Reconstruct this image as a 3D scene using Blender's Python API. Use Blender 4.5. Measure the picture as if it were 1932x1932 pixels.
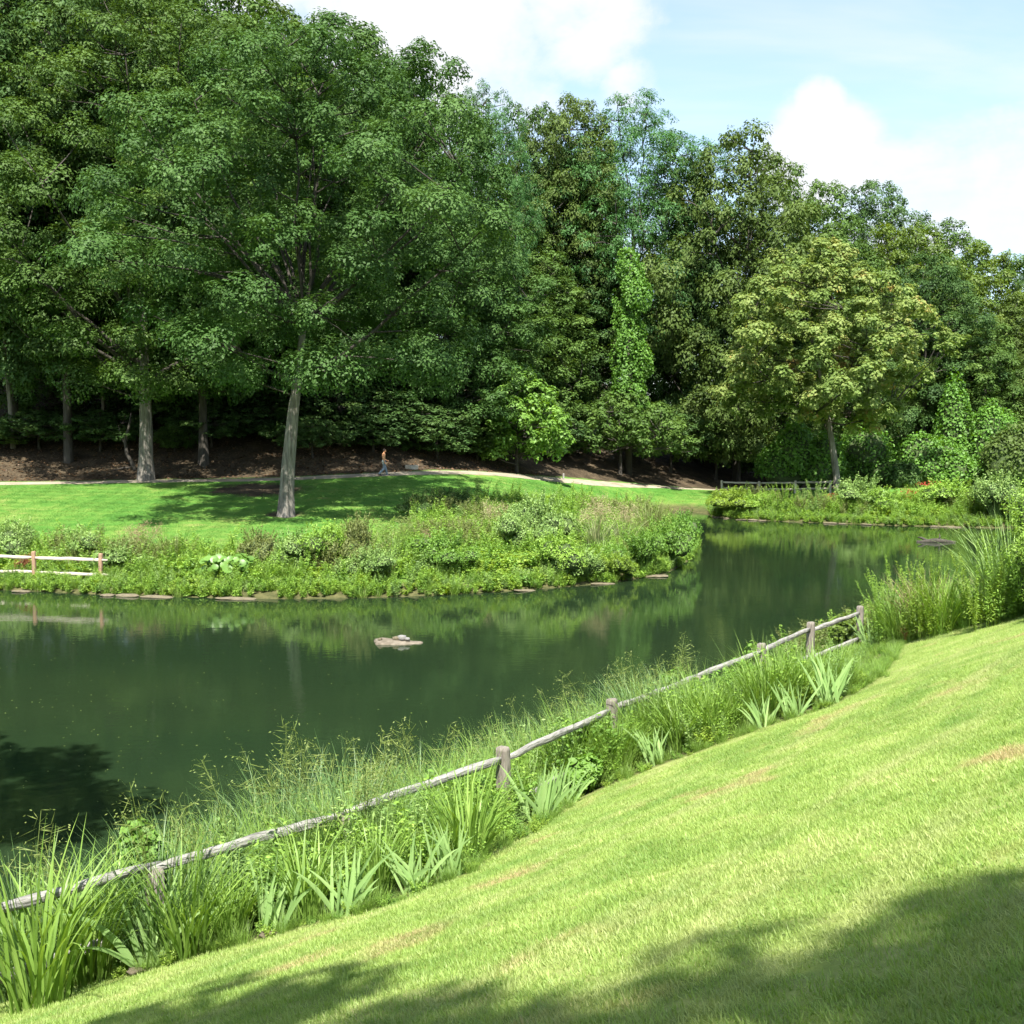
import bpy, math, random
import numpy as np
from mathutils import Vector

for _o in list(bpy.data.objects):
    bpy.data.objects.remove(_o)
S = bpy.context.scene
COL = S.collection
R = math.radians

# ------------------------------------------------------------------ camera
CAM_H, FPX, PITCH = 5.8, 2170.0, 3.665          # eye height above the water, focal length in 1932ths of the frame
cam_d = bpy.data.cameras.new('camera')
cam = bpy.data.objects.new('camera', cam_d)
COL.objects.link(cam)
cam.location = (0, 0, CAM_H)
cam.rotation_euler = (R(90 - PITCH), 0, 0)
cam_d.sensor_width = 36.0
cam_d.lens = 36.0 * FPX / 1932.0
cam_d.clip_start = 0.1
cam_d.clip_end = 8000
S.camera = cam

# ------------------------------------------------------------------ sun, sky, exposure
SUN_EL, SUN_AZ = 58.0, 3.0                       # azimuth: degrees left of straight behind the viewer
to_sun = Vector((-math.sin(R(SUN_AZ)) * math.cos(R(SUN_EL)), -math.cos(R(SUN_AZ)) * math.cos(R(SUN_EL)), math.sin(R(SUN_EL))))
sun_d = bpy.data.lights.new('sun', 'SUN')
sun_d.energy = 4.6
sun_d.angle = R(0.53)
sun_d.color = (1.0, 0.955, 0.87)
sun = bpy.data.objects.new('sun', sun_d)
COL.objects.link(sun)
sun.location = (0, -20, 60)
sun.rotation_euler = to_sun.to_track_quat('Z', 'Y').to_euler()

W = bpy.data.worlds.new('World')
S.world = W
W.use_nodes = True
wn, wl = W.node_tree.nodes, W.node_tree.links
wn.clear()


def WN(t, **kw):
    n = wn.new(t)
    for k, v in kw.items():
        setattr(n, k, v)
    return n


def wmath(op, a, b=None, c=None, clamp=False):
    n = WN('ShaderNodeMath', operation=op, use_clamp=clamp)
    for i, v in enumerate((a, b, c)):
        if v is None:
            continue
        if isinstance(v, (int, float)):
            n.inputs[i].default_value = v
        else:
            wl.new(v, n.inputs[i])
    return n.outputs[0]


sky = WN('ShaderNodeTexSky', sky_type='NISHITA')
sky.sun_disc = False
sky.sun_elevation = R(SUN_EL)
sky.sun_rotation = R(180 + SUN_AZ)
sky.altitude = 50
sky.air_density = 1.0
sky.dust_density = 1.2
sky.ozone_density = 1.2
tc = WN('ShaderNodeTexCoord')
sep = WN('ShaderNodeSeparateXYZ')
wl.new(tc.outputs['Generated'], sep.inputs[0])
# clouds live on a layer overhead: direction divided by its height
den = wmath('ADD', wmath('MAXIMUM', sep.outputs[2], 0.0), 0.22)
comb = WN('ShaderNodeCombineXYZ')
wl.new(wmath('DIVIDE', sep.outputs[0], den), comb.inputs[0])
wl.new(wmath('DIVIDE', sep.outputs[1], den), comb.inputs[1])


def wnoise(vec, scale, detail, rough, dist, off, stretch=(1, 1, 1)):
    mp = WN('ShaderNodeMapping')
    mp.inputs['Location'].default_value = off
    mp.inputs['Scale'].default_value = stretch
    wl.new(vec, mp.inputs[0])
    n = WN('ShaderNodeTexNoise')
    n.inputs['Scale'].default_value = scale
    n.inputs['Detail'].default_value = detail
    n.inputs['Roughness'].default_value = rough
    n.inputs['Distortion'].default_value = dist
    wl.new(mp.outputs[0], n.inputs['Vector'])
    return n.outputs[0]


def wramp(v, lo, hi):
    n = WN('ShaderNodeMapRange', interpolation_type='SMOOTHSTEP')
    n.inputs[1].default_value, n.inputs[2].default_value = lo, hi
    wl.new(v, n.inputs[0])
    return n.outputs[0]


def px_dir(dx, dy):
    u, v = (dx - 966) / FPX, (966 - dy) / FPX
    p = R(PITCH)
    d = Vector((u, math.cos(p) + v * math.sin(p), -math.sin(p) + v * math.cos(p)))
    return d.normalized()


def cloud_lump(dx, dy, r_deg, soft):
    """a cloud bank in a given direction of the sky: 1 inside, 0 outside"""
    d = px_dir(dx, dy)
    n = WN('ShaderNodeVectorMath', operation='DOT_PRODUCT')
    wl.new(tc.outputs['Generated'], n.inputs[0])
    n.inputs[1].default_value = d
    return wramp(n.outputs['Value'], math.cos(R(r_deg + soft)), math.cos(R(max(r_deg - soft, 0))))


veil = wnoise(comb.outputs[0], 1.1, 5, 0.55, 0.6, (3.1, 1.7, 0), (1.0, 1.9, 1))
puff = wnoise(comb.outputs[0], 3.4, 9, 0.6, 0.25, (0.4, 5.2, 0))
fine = wnoise(tc.outputs['Generated'], 9.0, 9, 0.62, 0.3, (1.3, 0.2, 0.7))
bank = None
for (dx, dy, r, s) in ((1550, 300, 2.5, 1.7), (1548, 205, .9, 1.0), (1830, 345, 3.0, 1.8), (1935, 290, 2.4, 1.6), (2200, 300, 5, 3), (1690, 420, 3.0, 2.4),
                       (820, 130, 4.6, 4.0), (1110, 20, 2.2, 2.4), (520, 40, 8, 5), (1190, 165, .9, 1.2), (1000, 225, 1.6, 1.6),
                       (-300, 200, 9, 6), (2600, 60, 7, 5)):
    c = cloud_lump(dx, dy, r, s)
    bank = c if bank is None else wmath('MAXIMUM', bank, c)
nz_ = wmath('ADD', wmath('MULTIPLY', puff, 0.45), wmath('MULTIPLY', fine, 0.55))
lump = wramp(wmath('ADD', wmath('MULTIPLY', bank, 0.62), wmath('MULTIPLY', wmath('SUBTRACT', nz_, 0.5), 2.3)), 0.20, 0.72)
thin = wmath('ADD', wmath('MULTIPLY', wramp(veil, 0.44, 0.74), 0.40), 0.16)
cl = wmath('ADD', lump, wmath('MULTIPLY', thin, wmath('SUBTRACT', 1.0, lump)), clamp=True)
up = wramp(sep.outputs[2], -0.02, 0.06)
cl = wmath('MULTIPLY', cl, up)
mixc = WN('ShaderNodeMix', data_type='RGBA')
wl.new(cl, mixc.inputs[0])
tint = WN('ShaderNodeMix', data_type='RGBA', blend_type='MULTIPLY')
tint.inputs[0].default_value = 1.0
wl.new(sky.outputs[0], tint.inputs[6])
tint.inputs[7].default_value = (.84, .86, .82, 1)
wl.new(tint.outputs[2], mixc.inputs[6])
mixc.inputs[7].default_value = (2.78, 2.86, 2.96, 1)
bg = WN('ShaderNodeBackground')
bg.inputs[1].default_value = 0.125
wl.new(mixc.outputs[2], bg.inputs[0])
wo = WN('ShaderNodeOutputWorld')
wl.new(bg.outputs[0], wo.inputs[0])

S.view_settings.view_transform = 'Standard'
S.view_settings.look = 'None'
S.view_settings.gamma = 1.0
S.view_settings.exposure = 1.58
S.view_settings.use_curve_mapping = False
cy = S.cycles
cy.max_bounces = 5
cy.diffuse_bounces = 3
cy.glossy_bounces = 2
cy.transmission_bounces = 3
cy.transparent_max_bounces = 4
cy.caustics_reflective = False
cy.caustics_refractive = False
cy.sample_clamp_indirect = 6
cy.use_adaptive_sampling = True
cy.adaptive_threshold = 0.02
cy.use_denoising = True
try:
    cy.denoiser = 'OPENIMAGEDENOISE'
    cy.denoising_input_passes = 'RGB_ALBEDO_NORMAL'
except Exception:
    pass


# ================================================================== helpers
def tag(o, label=None, cat=None, group=None, kind=None):
    if label: o['label'] = label
    if cat: o['category'] = cat
    if group: o['group'] = group
    if kind: o['kind'] = kind
    return o


def empty(name, loc, rz=0.0, sc=None):
    o = bpy.data.objects.new(name, None)
    o.empty_display_size = 0.3
    COL.objects.link(o)
    o.location = loc
    o.rotation_euler = (0, 0, rz)
    if sc is not None: o.scale = sc
    return o


class MB:
    """collects quads and triangles with a random number for each face"""
    def __init__(s):
        s.v, s.q, s.t, s.qr, s.tr, s.n = [], [], [], [], [], 0

    def add(s, v, q=None, t=None, rnd=0.5):
        v = np.asarray(v, float).reshape(-1, 3)
        if q is not None and len(q):
            q = np.asarray(q, int).reshape(-1, 4)
            s.q.append(q + s.n)
            s.qr.append(np.broadcast_to(np.asarray(rnd, float), (len(q),)) if np.ndim(rnd) == 0 or len(rnd) == len(q) else np.full(len(q), .5))
        if t is not None and len(t):
            t = np.asarray(t, int).reshape(-1, 3)
            s.t.append(t + s.n)
            s.tr.append(np.broadcast_to(np.asarray(rnd, float), (len(t),)) if np.ndim(rnd) == 0 or len(rnd) == len(t) else np.full(len(t), .5))
        s.v.append(v)
        s.n += len(v)
        return s

    def tube(s, pts, rad, sides=6, rnd=0.5, cap=True):
        pts = np.asarray(pts, float)
        rad = np.broadcast_to(np.asarray(rad, float), (len(pts),))
        tan = np.gradient(pts, axis=0)
        tan /= np.linalg.norm(tan, axis=1, keepdims=True) + 1e-9
        ref = np.array([0, 0, 1.0]) if abs(tan[:, 2]).mean() < .8 else np.array([1.0, 0, 0])
        a = np.cross(tan, ref); a /= np.linalg.norm(a, axis=1, keepdims=True) + 1e-9
        b = np.cross(tan, a)
        ang = np.arange(sides) * 2 * np.pi / sides
        ring = pts[:, None] + rad[:, None, None] * (np.cos(ang)[None, :, None] * a[:, None] + np.sin(ang)[None, :, None] * b[:, None])
        k = len(pts)
        i, j = np.meshgrid(np.arange(k - 1), np.arange(sides), indexing='ij')
        j2 = (j + 1) % sides
        q = np.stack([i * sides + j, i * sides + j2, (i + 1) * sides + j2, (i + 1) * sides + j], -1).reshape(-1, 4)
        v = ring.reshape(-1, 3)
        t = None
        if cap:
            v = np.vstack([v, pts[0], pts[-1]])
            c0, c1 = k * sides, k * sides + 1
            jj = np.arange(sides); jn = (jj + 1) % sides
            t = np.vstack([np.stack([jn, jj, np.full(sides, c0)], -1), np.stack([(k - 1) * sides + jj, (k - 1) * sides + jn, np.full(sides, c1)], -1)])
        return s.add(v, q, t, rnd)

    def mesh(s, name, mat=None, smooth=False):
        me = bpy.data.meshes.new(name)
        v = np.vstack(s.v) if s.v else np.zeros((0, 3))
        q = np.vstack(s.q) if s.q else np.zeros((0, 4), int)
        t = np.vstack(s.t) if s.t else np.zeros((0, 3), int)
        me.vertices.add(len(v))
        me.vertices.foreach_set('co', v.astype(np.float32).ravel())
        me.loops.add(q.size + t.size)
        me.loops.foreach_set('vertex_index', np.concatenate([q.ravel(), t.ravel()]).astype(np.int32))
        me.polygons.add(len(q) + len(t))
        st = np.concatenate([np.arange(len(q)) * 4, q.size + np.arange(len(t)) * 3]).astype(np.int32)
        me.polygons.foreach_set('loop_start', st)
        me.update(calc_edges=True)
        if smooth:
            me.polygons.foreach_set('use_smooth', np.ones(len(me.polygons), bool))
        r = np.concatenate(([*s.qr] or [np.zeros(0)]) + ([*s.tr] or [np.zeros(0)]))
        at = me.attributes.new('rnd', 'FLOAT', 'FACE')
        at.data.foreach_set('value', r.astype(np.float32))
        if mat: me.materials.append(mat)
        return me

    def build(s, name, mat, parent=None, smooth=False, loc=None):
        o = bpy.data.objects.new(name, s.mesh(name, mat, smooth))
        COL.objects.link(o)
        if parent is not None: o.parent = parent
        if loc is not None: o.location = loc
        return o


def link_mesh(name, me, parent=None, mat=None, loc=None, rot=None, sc=None):
    o = bpy.data.objects.new(name, me)
    COL.objects.link(o)
    if parent is not None: o.parent = parent
    if loc is not None: o.location = loc
    if rot is not None: o.rotation_euler = rot
    if sc is not None: o.scale = sc
    if mat is not None:
        o.material_slots[0].link = 'OBJECT'
        o.material_slots[0].material = mat
    return o


def nrm(a):
    return a / (np.linalg.norm(a, axis=-1, keepdims=True) + 1e-9)


def leaves(mb, P, N, L, Wd, rng, rnd, axis=None, fold=.18):
    """P centres, N normals, L lengths, Wd widths: one folded four-sided leaf each"""
    n = len(P)
    if axis is None:
        axis = rng.normal(size=(n, 3))
    a = axis - (axis * N).sum(1, keepdims=True) * N
    a = nrm(a)
    b = np.cross(N, a)
    L = np.broadcast_to(L, (n,))[:, None]; Wd = np.broadcast_to(Wd, (n,))[:, None]
    v = np.stack([P - a * L * .5, P + b * Wd * .5 + N * Wd * fold - a * L * .06, P + a * L * .5, P - b * Wd * .5 + N * Wd * fold - a * L * .06], 1)
    q = np.arange(n * 4).reshape(n, 4)
    mb.add(v.reshape(-1, 3), q, None, rnd)


def blades(mb, rng, n, r0, ln, wd, lean, curv, K=5, base=None, rnd=None, az=None, twist=.5, zjit=0.0):
    """grass-like blades: each a tapering strip that bends outwards"""
    if base is None:
        a0 = rng.uniform(0, 2 * np.pi, n); rr = r0 * np.sqrt(rng.uniform(0, 1, n))
        base = np.stack([rr * np.cos(a0), rr * np.sin(a0), np.full(n, -.02)], 1)
        if az is None: az = a0 + rng.normal(0, .6, n)
    if az is None: az = rng.uniform(0, 2 * np.pi, n)
    L = rng.uniform(*ln, n); w = rng.uniform(*wd, n)
    th0 = rng.uniform(*lean, n); cv = rng.uniform(*curv, n)
    s = np.linspace(0, 1, K + 1)
    th = th0[:, None] + cv[:, None] * (s[None, :] ** 1.5)
    ds = L[:, None] / K
    h = np.concatenate([np.zeros((n, 1)), np.cumsum(np.sin(th[:, :-1]) * ds, 1)], 1)
    z = np.concatenate([np.zeros((n, 1)), np.cumsum(np.cos(th[:, :-1]) * ds, 1)], 1)
    out = np.stack([np.cos(az), np.sin(az), np.zeros(n)], 1)
    tw = az + np.pi / 2 + rng.normal(0, twist, n)
    side = np.stack([np.cos(tw), np.sin(tw), np.zeros(n)], 1)
    c = base[:, None] + out[:, None] * h[..., None] + np.array([0, 0, 1.0]) * z[..., None]
    pw = np.clip(np.minimum(.55 + 2.2 * s, 1.0) * (1 - s ** 2.6), .02, 1)
    off = side[:, None] * (w[:, None] * .5 * pw[None])[..., None]
    v = np.stack([c - off, c + off], 2).reshape(n, -1, 3)
    k = np.arange(K)
    q1 = np.stack([2 * k, 2 * k + 1, 2 * k + 3, 2 * k + 2], -1)
    q = (q1[None] + (np.arange(n) * 2 * (K + 1))[:, None, None]).reshape(-1, 4)
    if rnd is None: rnd = rng.uniform(0, 1, n)
    mb.add(v.reshape(-1, 3), q, None, np.repeat(rnd, K))
    return c


# ------------------------------------------------------------------ materials
def new_mat(name):
    m = bpy.data.materials.new(name)
    m.use_nodes = True
    m.node_tree.nodes.clear()
    return m, m.node_tree.nodes, m.node_tree.links


def ramp_node(nodes, stops):
    r = nodes.new('ShaderNodeValToRGB')
    els = r.color_ramp.elements
    while len(els) < len(stops): els.new(.5)
    for e, (p, c) in zip(els, stops):
        e.position = p
        e.color = (*c, 1)
    return r


def foliage(name, dark, mid, light, trans=.3, nscale=.35, nmix=.35, rough=.55, spec=.35, odd=None):
    m, n, l = new_mat(name)
    at = n.new('ShaderNodeAttribute'); at.attribute_name = 'rnd'
    geo = n.new('ShaderNodeNewGeometry')
    no = n.new('ShaderNodeTexNoise'); no.inputs['Scale'].default_value = nscale; no.inputs['Detail'].default_value = 3
    l.new(geo.outputs['Position'], no.inputs['Vector'])
    mr = n.new('ShaderNodeMapRange'); mr.inputs[1].default_value = .32; mr.inputs[2].default_value = .68
    l.new(no.outputs[0], mr.inputs[0])
    mx = n.new('ShaderNodeMix'); mx.data_type = 'FLOAT'; mx.inputs[0].default_value = nmix
    l.new(at.outputs['Fac'], mx.inputs[2]); l.new(mr.outputs[0], mx.inputs[3])
    stops = [(0.0, dark), (.5, mid), (1.0, light)] if odd is None else [(0.0, dark), (.42, mid), (.74, light), (.93, odd)]
    r = ramp_node(n, stops)
    l.new(mx.outputs[0], r.inputs[0])
    p = n.new('ShaderNodeBsdfPrincipled')
    p.inputs['Roughness'].default_value = rough
    p.inputs['Specular IOR Level'].default_value = spec
    l.new(r.outputs[0], p.inputs['Base Color'])
    t = n.new('ShaderNodeBsdfTranslucent')
    hs = n.new('ShaderNodeHueSaturation'); hs.inputs['Saturation'].default_value = 1.15; hs.inputs['Value'].default_value = 1.25
    hs.inputs['Hue'].default_value = .485
    l.new(r.outputs[0], hs.inputs['Color']); l.new(hs.outputs[0], t.inputs[0])
    ms = n.new('ShaderNodeMixShader'); ms.inputs[0].default_value = trans
    l.new(p.outputs[0], ms.inputs[1]); l.new(t.outputs[0], ms.inputs[2])
    o = n.new('ShaderNodeOutputMaterial'); l.new(ms.outputs[0], o.inputs[0])
    return m


def rough_mat(name, stops, scale=4.0, stretch=(1, 1, 1), rough=.85, bump=.4, bscale=None, detail=6, coord='Object', spec=.3):
    m, n, l = new_mat(name)
    tcn = n.new('ShaderNodeTexCoord')
    mp = n.new('ShaderNodeMapping'); mp.inputs['Scale'].default_value = stretch
    l.new(tcn.outputs[coord], mp.inputs[0])
    no = n.new('ShaderNodeTexNoise'); no.inputs['Scale'].default_value = scale; no.inputs['Detail'].default_value = detail
    no.inputs['Roughness'].default_value = .65
    l.new(mp.outputs[0], no.inputs['Vector'])
    r = ramp_node(n, stops); l.new(no.outputs[0], r.inputs[0])
    p = n.new('ShaderNodeBsdfPrincipled'); p.inputs['Roughness'].default_value = rough
    p.inputs['Specular IOR Level'].default_value = spec
    l.new(r.outputs[0], p.inputs['Base Color'])
    if bump:
        n2 = n.new('ShaderNodeTexNoise'); n2.inputs['Scale'].default_value = bscale or scale * 3; n2.inputs['Detail'].default_value = 5
        l.new(mp.outputs[0], n2.inputs['Vector'])
        b = n.new('ShaderNodeBump'); b.inputs['Strength'].default_value = bump; b.inputs['Distance'].default_value = .03
        l.new(n2.outputs[0], b.inputs['Height']); l.new(b.outputs[0], p.inputs['Normal'])
    o = n.new('ShaderNodeOutputMaterial'); l.new(p.outputs[0], o.inputs[0])
    return m


M = {}
M['oak'] = foliage('oak_leaves', (0.029, 0.063, 0.016), (0.056, 0.117, 0.028), (0.103, 0.182, 0.050), trans=.27, spec=.15)
M['oak2'] = foliage('oak_leaves_warm', (0.035, 0.063, 0.014), (0.066, 0.122, 0.026), (0.118, 0.189, 0.040), trans=.27, spec=.15)
M['wood_a'] = foliage('woodland_leaves', (0.041, 0.078, 0.019), (0.080, 0.146, 0.031), (0.145, 0.229, 0.053), trans=.27, spec=.15)
M['wood_b'] = foliage('woodland_leaves_olive', (0.039, 0.065, 0.015), (0.077, 0.121, 0.027), (0.129, 0.183, 0.049), trans=.27, spec=.15)
M['wood_c'] = foliage('woodland_leaves_deep', (0.027, 0.061, 0.020), (0.057, 0.113, 0.030), (0.109, 0.180, 0.051), trans=.27, spec=.15)
M['yellowish'] = foliage('yellow_green_leaves', (0.051, 0.085, 0.012), (0.095, 0.151, 0.019), (0.145, 0.208, 0.029), trans=.32)
M['locust'] = foliage('locust_leaves', (0.033, 0.091, 0.025), (0.063, 0.162, 0.043), (0.109, 0.232, 0.069), trans=.32)
M['maple'] = foliage('maple_leaves', (.072, .125, .028), (.155, .225, .056), (.245, .300, .092), trans=.33, spec=.15, odd=(.33, .235, .075), nmix=.35, nscale=.8)
M['vine'] = foliage('vine_leaves', (0.053, 0.122, 0.018), (0.104, 0.227, 0.032), (0.162, 0.320, 0.052), trans=.32)
M['bright'] = foliage('bright_shrub_leaves', (0.071, 0.149, 0.024), (0.140, 0.268, 0.043), (0.214, 0.368, 0.071), trans=.35)
M['herb'] = foliage('bank_herb_leaves', (0.111, 0.209, 0.034), (0.222, 0.375, 0.059), (0.356, 0.516, 0.103), trans=.35, nscale=.6)
M['herb_dark'] = foliage('bank_herb_leaves_dark', (0.098, 0.179, 0.047), (0.196, 0.312, 0.086), (0.318, 0.443, 0.133), trans=.3)
M['herb_yellow'] = foliage('bank_herb_leaves_yellow', (0.109, 0.182, 0.022), (0.198, 0.308, 0.040), (0.287, 0.396, 0.066), trans=.35)
M['herb_brown'] = foliage('bank_herb_leaves_brownish', (.100, .125, .035), (.170, .205, .060), (.245, .285, .100), trans=.3)
M['broad'] = foliage('broad_leaves', (0.079, 0.168, 0.028), (0.130, 0.248, 0.048), (0.180, 0.312, 0.080), trans=.3, rough=.4)
M['strap'] = foliage('strap_leaves', (0.088, 0.162, 0.027), (0.171, 0.289, 0.050), (0.285, 0.416, 0.097), trans=.35, rough=.45, nscale=1.5)
M['strap_pale'] = foliage('pale_strap_leaves', (0.137, 0.168, 0.063), (0.231, 0.273, 0.116), (0.336, 0.378, 0.179), trans=.3, nscale=1.5)
M['iris'] = foliage('iris_leaves', (0.178, 0.299, 0.098), (0.283, 0.434, 0.154), (0.403, 0.567, 0.221), trans=.3, rough=.45, nscale=2.0)
M['plume'] = foliage('seed_heads', (.110, .165, .035), (.170, .225, .055), (.240, .285, .085), trans=.3)
M['reed'] = foliage('reed_leaves', (.060, .125, .035), (.120, .215, .065), (.195, .300, .110), trans=.35, rough=.45, nscale=1.5)
M['dry'] = foliage('dry_grass', (.210, .180, .085), (.330, .290, .150), (.440, .395, .230), trans=.3)
M['pink'] = foliage('pinkish_seed_heads', (.210, .150, .085), (.300, .225, .125), (.390, .310, .185), trans=.3)
M['red'] = foliage('red_flowers', (.200, .025, .015), (.330, .050, .025), (.440, .100, .045), trans=.25)
M['rust'] = foliage('rusty_leaves', (0.117, 0.041, 0.021), (0.222, 0.077, 0.035), (0.328, 0.129, 0.059), trans=.25)
M['turf'] = foliage('turf_blades', (.135, .235, .050), (.260, .380, .088), (.375, .480, .145), trans=.4, rough=.5, nscale=1.3, nmix=.45, odd=(.50, .47, .24))
_n, _l = M['turf'].node_tree.nodes, M['turf'].node_tree.links
_geo = [q for q in _n if q.bl_idname == 'ShaderNodeNewGeometry'][0]; _rp = [q for q in _n if q.bl_idname == 'ShaderNodeValToRGB'][0]


def turf_mask(scale_, stretch, lo, hi, detail=5):
    mp_ = _n.new('ShaderNodeMapping'); mp_.vector_type = 'TEXTURE'; mp_.inputs['Rotation'].default_value = (0, 0, R(52)); mp_.inputs['Scale'].default_value = stretch
    _l.new(_geo.outputs['Position'], mp_.inputs[0])
    t_ = _n.new('ShaderNodeTexNoise'); t_.inputs['Scale'].default_value = scale_; t_.inputs['Detail'].default_value = detail; _l.new(mp_.outputs[0], t_.inputs['Vector'])
    r_ = _n.new('ShaderNodeMapRange'); r_.inputs[1].default_value = lo; r_.inputs[2].default_value = hi; _l.new(t_.outputs[0], r_.inputs[0])
    return r_.outputs[0]


_src = _rp.outputs[0]; _uses = [k_.to_socket for k_ in _src.links]
for (_m, _c, _k) in ((turf_mask(1.5, (6, .55, 1), .50, .72), (.42, .43, .20), .7), (turf_mask(1.1, (1.6, 1, 1), .60, .70, 7), (.46, .34, .19), .8), (turf_mask(1.3, (2.2, .8, 1), .52, .70, 6), (.15, .27, .055), .7)):
    _f = _n.new('ShaderNodeMath'); _f.operation = 'MULTIPLY'; _f.inputs[1].default_value = _k; _l.new(_m, _f.inputs[0])
    _x = _n.new('ShaderNodeMix'); _x.data_type = 'RGBA'; _l.new(_f.outputs[0], _x.inputs[0]); _l.new(_src, _x.inputs[6]); _x.inputs[7].default_value = (*_c, 1)
    _src = _x.outputs[2]
for _u in _uses: _l.new(_src, _u)
M['litterleaf'] = foliage('fallen_leaves', (0.056, 0.031, 0.015), (0.099, 0.055, 0.025), (0.155, 0.093, 0.046), trans=.1)  # darkened along with the litter ground to suggest canopy shade
M['bark'] = rough_mat('oak_bark', [(.3, (.050, .045, .038)), (.5, (.145, .132, .112)), (.72, (.25, .232, .20))], 2.2, (3.5, 3.5, .5), .95, .9, 7)
M['bark_dark'] = rough_mat('dark_bark', [(.3, (.026, .023, .019)), (.7, (.075, .066, .054))], 3, (3, 3, .6), .95, .7, 8)
M['stem'] = rough_mat('green_stems', [(.3, (.07, .11, .03)), (.7, (.14, .18, .06))], 6, rough=.7, bump=0)
M['core'] = rough_mat('dark_inner_filler', [(.3, (.035, .055, .018)), (.7, (.07, .10, .035))], 5, rough=.95, bump=.6)
M['wood'] = rough_mat('weathered_rail_wood', [(.25, (.10, .096, .088)), (.48, (.24, .232, .215)), (.75, (.40, .388, .365))], 3.2, (1.2, 9, 9), .85, .8, 5)
M['postwood'] = rough_mat('weathered_post_wood', [(.25, (.09, .078, .065)), (.5, (.19, .168, .142)), (.8, (.29, .262, .225))], 4, (8, 8, 1.2), .9, .8, 5)
M['palewood'] = rough_mat('pale_and_sunlit_rail_wood', [(.25, (.34, .30, .24)), (.6, (.52, .47, .385)), (.85, (.62, .57, .48))], 3, (1.2, 9, 9), .8, .5, 5)
M['redpost'] = rough_mat('reddish_cedar_post', [(.25, (.20, .12, .075)), (.6, (.33, .215, .14)), (.85, (.42, .31, .22))], 4, (8, 8, 1.2), .85, .5, 5)
M['stone'] = rough_mat('shore_stone', [(.25, (.075, .065, .04)), (.55, (.15, .128, .083)), (.8, (.23, .20, .14))], 3.5, rough=.9, bump=.7)
M['brick'] = rough_mat('reddish_shore_stone', [(.25, (.10, .06, .04)), (.7, (.20, .125, .085))], 4, rough=.9, bump=.6)
M['path'] = rough_mat('path_gravel', [(.3, (.19, .16, .11)), (.55, (.28, .245, .18)), (.8, (.36, .325, .25))], 1.2, rough=.95, bump=.5, bscale=14, coord='Object')


# ================================================================== terrain
def ray(dx, dy):
    u, v = (dx - 966) / FPX, (966 - dy) / FPX
    p = R(PITCH)
    return np.array([u, math.cos(p) + v * math.sin(p), -math.sin(p) + v * math.cos(p)])


def at_z(dx, dy, h=0.0):
    d = ray(dx, dy)
    k = (h - CAM_H) / d[2]
    return np.array([0, 0, CAM_H]) + d * k


def at_y(dx, dy, Y):
    d = ray(dx, dy)
    return np.array([0, 0, CAM_H]) + d * (Y / d[1])


far_px = [(-120, 1108), (0, 1113), (200, 1122), (400, 1128), (550, 1130), (700, 1128), (850, 1122), (1000, 1113), (1150, 1100), (1255, 1083),
          (1302, 1056), (1318, 1030), (1300, 1004), (1262, 985), (1228, 975), (1236, 966), (1300, 964), (1345, 974), (1400, 980), (1500, 985),
          (1600, 988), (1700, 992), (1800, 994), (1870, 996)]
FAR = [(-50, 32), (-46, 42), (-36, 45.5)] + [tuple(at_z(*p)[:2]) for p in far_px] + [(35, 74.5), (36.8, 71), (35, 66.5)]
NEAR = [(35, 66.5), (29, 59), (23, 51), (17, 43), (12, 36.5), (8.5, 31), (6.0, 27.5), (4.2, 25), (2.6, 22.4), (-.5, 18.0),
        (-1.9, 15.6), (-4.3, 12.8), (-5.9, 11.2), (-9, 8.4), (-14, 4.5), (-22, 0), (-32, -2), (-42, 2), (-50, 14), (-50, 32)]
FAR, NEAR = np.array(FAR), np.array(NEAR)
POND = np.vstack([FAR, NEAR[1:-1]])


def pl_dist(x, y, pl):
    d = np.full(x.shape, 1e9)
    for (ax, ay), (bx, by) in zip(pl[:-1], pl[1:]):
        vx, vy = bx - ax, by - ay
        t = np.clip(((x - ax) * vx + (y - ay) * vy) / (vx * vx + vy * vy), 0, 1)
        d = np.minimum(d, (x - ax - t * vx) ** 2 + (y - ay - t * vy) ** 2)
    return np.sqrt(d)


def inside(x, y, poly):
    c = np.zeros(np.shape(x), bool)
    n = len(poly)
    for i in range(n):
        x1, y1 = poly[i]; x2, y2 = poly[(i + 1) % n]
        if y1 == y2: continue
        k = ((y1 > y) != (y2 > y)) & (x < (x2 - x1) * (y - y1) / (y2 - y1) + x1)
        c ^= k
    return c


path_px = [(-250, 914, 69), (0, 912, 72), (275, 908, 73.5), (540, 904, 75), (720, 897, 76.5), (900, 893, 82), (1000, 900, 88), (1100, 908, 93.5), (1200, 915, 98),
           (1370, 925, 104), (1500, 929, 109), (1700, 930, 116)]
PATH3 = np.array([at_y(*p) for p in path_px])
PATH = np.vstack([[(-130, 62), (-60, 66)], PATH3[:, :2], [(60, 128), (130, 150), (300, 200)]])

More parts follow.
